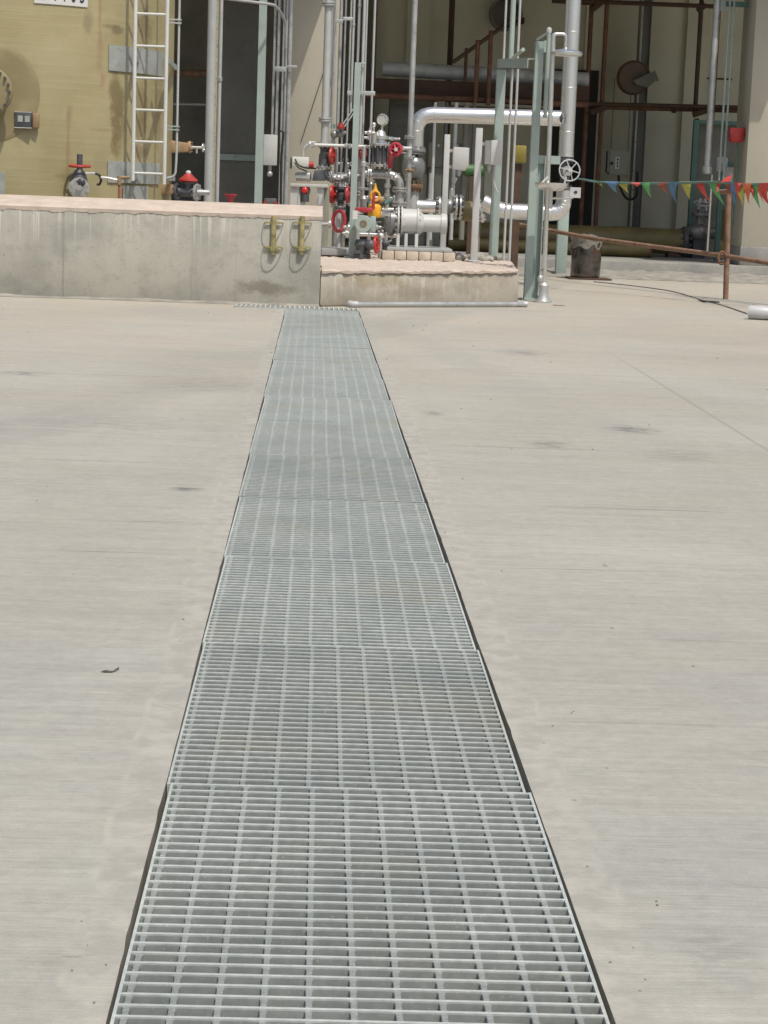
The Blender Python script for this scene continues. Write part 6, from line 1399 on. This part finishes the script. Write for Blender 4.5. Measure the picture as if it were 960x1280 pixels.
# ------------------------------------------------------------------ interior, right
YS_ = 27.9
t = thing('pipe_scaffold', 'rusty tube scaffold standing along the back wall of the hall', 'scaffold', (W(800, 290, YS_).x, YS_, .17))
for (px, py, yb, m) in ((739, 20, 300, 'rust'), (758, 20, 290, 'rust'), (876.5, 10, 143, 'rustdark'), (898, 20, 150, 'rust'), (868, 200, 300, 'rustdark')):
    x = W(px, py, YS_).x; z1 = 4.7 if py < 100 else W(px, 148, YS_).z; zb_ = .17 if yb > 200 else W(px, yb, YS_).z
    obj('standard', MB().cyl((x, YS_, zb_), (x, YS_, z1), .032, 12), m, t)
for (a, b, dy, m) in (((690, 0), (893, 8), -.08, 'rustdark'), ((700, 129), (926, 134.5), -.08, 'rustdark'), ((742, 134), (924, 138.5), .09, 'rust'), ((690, 1), (745, 4), .09, 'rustdark')):
    obj('ledger', MB().cyl(W(*a, YS_ + dy), W(*b, YS_ + dy), .030, 12), m, t)
for (a, b) in (((738, 14), (752, 3)), ((738, 141), (758, 134)), ((866, 144), (884, 138)), ((872, 14), (882, 6))): obj('coupler', MB().bar(W(*a, YS_ - .07), W(*b, YS_ - .07), .075, .07), 'rustdark', t, bevel=.01)
obj('coupler', MB().cyl(W(840, 136.5, YS_ + .09), W(845, 137, YS_ + .09), .05, 12), 'rustdark', t)
x = W(805, 60, 28.5).x
t = thing('steel_column', 'broad dark steel column against the back wall behind the wall fan', 'column', (x, 28.5, .17))
obj('web', MB().box((x - .07, 28.5, .17), (x + .07, 28.6, 4.7)), 'panel', t); obj('flange', MB().box((x - .075, 28.44, .17), (x - .071, 28.66, 4.7)).box((x + .071, 28.44, .17), (x + .075, 28.66, 4.7)), 'panel', t)
vpipe('conduit', 'thin grey conduit fixed along the broad dark steel column', 'conduit', 800.5, 60, -30, 320, 28.38, 1.6, 'galv', None, (), (), 10, top_ext=4.5)
c = W(795, 97, 28.1)
mt['fanface'] = M('brown_fan_face', (.15, .115, .085), .7, 0, .2, 4)
t = thing('wall_fan', 'round brown wall fan with a dark half-open hood on the back wall', 'fan', (c.x, 28.1, c.z))
mF = PXM(28.1)
obj('fan_casing', MB().lathe((c.x, 28.4, c.z), (-.1, -1, 0), [(0, 20 * mF), (.26, 21 * mF), (.27, 20 * mF), (.22, 19 * mF)], 32), 'rust', t)
obj('face_plate', MB().lathe((c.x - .005, 28.17, c.z), (-.1, -1, 0), [(0, 19.2 * mF), (.01, 19.2 * mF)], 32), 'fanface', t)
mbh = MB().prism([V((c.x - 4 * mF, 28.02, c.z - 4 * mF)), V((c.x + 22 * mF, 28.02, c.z + 9 * mF)), V((c.x + 27 * mF, 28.0, c.z - 3 * mF)), V((c.x + 22 * mF, 28.0, c.z - 4 * mF)), V((c.x + 14 * mF, 28.0, c.z - 12 * mF)), V((c.x, 28.02, c.z - 9 * mF))], (0, .10, 0))
obj('hood', mbh, 'dark', t)
for (px, y0_, y1_, lab) in ((768.5, 98, 186, 'thin cord hanging from the left edge of the wall fan'), (789, 112, 222, 'thin cord hanging from the underside of the wall fan')):
    p = W(px, y0_, 28.2); q = W(px - 3, y1_, 28.2); single('cord', MB().cyl((p.x, 28.2, q.z), (p.x, 28.2, p.z), .008, 6), 'dark', lab, 'cord', (p.x, 28.2, q.z), 'cords under the wall fan')
a, b = W(761, 188, 28.0), W(785, 219, 28.0)
t = thing('electrical_box', 'olive grey electrical box with a white label on the back wall', 'switch box', ((a.x + b.x) / 2, 28.0, b.z))
obj('box_body', MB().box((a.x + .02, 28.0, b.z), (b.x, 28.2, a.z)), 'boxgreen', t, bevel=.006); obj('box_door', MB().box((a.x - .012, 27.985, b.z + .03), (a.x + .017, 28.15, a.z - .005)), 'panel', t)
lb = obj('label_plate', MB().box((W(769.5, 196, 28).x, 27.993, W(769, 211, 28).z), (W(774.5, 196, 28).x, 27.998, W(769, 196, 28).z)), 'white', t)
lx, lz0, lz1 = W(772, 200, 28).x, W(772, 209, 28).z, W(772, 198, 28).z
obj('lettering', MB().box((lx - .012, 27.990, lz1 - .03), (lx + .012, 27.9925, lz1)).box((lx - .012, 27.990, lz1 - .075), (lx + .008, 27.9925, lz1 - .045)).box((lx - .008, 27.990, lz0), (lx + .012, 27.9925, lz0 + .03)), 'ink', lb)
obj('knob', MB().lathe((W(764.5, 204, 28).x + .0, 27.999, W(765, 204, 28).z), (0, -1, 0), [(0, .022), (.02, .022), (.022, .015)], 14), 'black', t)
single('cable', MB().tube(bend([W(773, 219, 28.05), W(775, 236, 28.05), W(784, 250, 28.05), W(795, 248, 28.05), W(797, 236, 28.05), W(796.5, 215, 28.05)], .15, 6), .018, 8), 'black', 'black cable looping from the bottom of the electrical box', 'cable', W(784, 250, 28.05))
# right bay: riser, thin lines, teal frame, red beacon
vpipe('vertical_pipe', 'shiny grey vertical pipe left of the right beige column', 'pipe', 893, 60, -30, 218, 24.9, 4.2, 'galv', None, (), (213,), 18, top_ext=3.9)
vpipe('vertical_pipe', 'slim steel riser continuing below the shiny pipe to the hall floor', 'pipe', 887.5, 260, 218, 316, 24.9, 1.5, 'steel', None, (), (), 12)
for px, lab in ((909, 'thin teal pipe in front of the dark teal-framed bay, left one'), (914.5, 'thin teal pipe in front of the dark teal-framed bay, right one')):
    vpipe('thin_line', lab, 'pipe', px, 60, -30, 226, 24.85, 1.35, 'green', 'thin teal pipes by the right column', (), (), 10, top_ext=3.9)
a, b = W(872, 150, 27.3), W(925, 320, 27.3)
t = thing('teal_frame', 'teal steel frame round a black opening beside the right column', 'frame', ((a.x + b.x) / 2, 27.3, .17))
obj('stile', MB().box((a.x - .05, 27.25, .17), (a.x + .02, 27.35, a.z)), 'dgreen', t); obj('stile', MB().box((b.x + .10, 27.25, .17), (b.x + .17, 27.35, a.z)), 'dgreen', t)
obj('head_rail', MB().box((a.x + .021, 27.25, a.z - .05), (b.x + .099, 27.35, a.z)), 'dgreen', t); obj('back_board', MB().box((a.x + .021, 27.36, .17), (b.x + .1, 27.4, a.z - .051)), 'dark', t)
p = W(903, 206, 26.0)
t = thing('grey_motor', 'grey motor unit on a teal bracket in the dark teal-framed bay', 'motor', (p.x, 26, .17)); obj('motor_body', MB().box((p.x - .08, 25.95, p.z - .09), (p.x + .06, 26.1, p.z + .10)), 'duct', t, bevel=.02)
obj('bracket', MB().box((p.x + .061, 25.97, p.z - .04), (W(930, 200, 26).x, 26.03, p.z + .04)), 'dgreen', t); obj('stand', MB().box((p.x - .03, 25.98, .17), (p.x + .03, 26.06, p.z - .092)), 'dgreen', t)
obj('foot_motor', MB().cyl((W(910, 222, 26).x, 26, W(910, 228, 26).z), (W(910, 222, 26).x, 26, W(910, 209, 26).z), .07, 14), 'duct', t)
p, q = W(912, 159.5, 24.7), W(929.5, 178.5, 24.7)
t = thing('alarm_beacon', 'red alarm horn box fixed beside the right beige column', 'alarm', ((p.x + q.x) / 2, 24.7, q.z))
obj('horn', MB().prism([(p.x, 24.66, p.z), (q.x, 24.66, p.z), (q.x - .01, 24.66, q.z + .03), (q.x - .03, 24.66, q.z), (p.x + .04, 24.66, q.z), (p.x + .012, 24.66, q.z + .03)], (0, .15, 0)), 'red', t, bevel=.008)
obj('conduit', MB().tube(bend([V(((p.x + q.x) / 2 + .02, 24.74, q.z)), V(((p.x + q.x) / 2 + .02, 24.74, q.z - .2)), V(((p.x + q.x) / 2 + .05, 24.74, q.z - .28)), V(((p.x + q.x) / 2, 24.74, .3))], .05), .012, 8), 'dgreen', t)
t = thing('pipe_bracket', 'teal bracket high beside the right column holding the thin pipes', 'bracket', W(905, 5, 24.95)); obj('arm', MB().box(W(900, 1, 24.95), W(940, 9, 24.95) + V((0, .06, 0))), 'dgreen', t); obj('clip', MB().box(W(899, -4, 24.92), W(907, 14, 24.92) + V((0, .02, 0))), 'green', t)
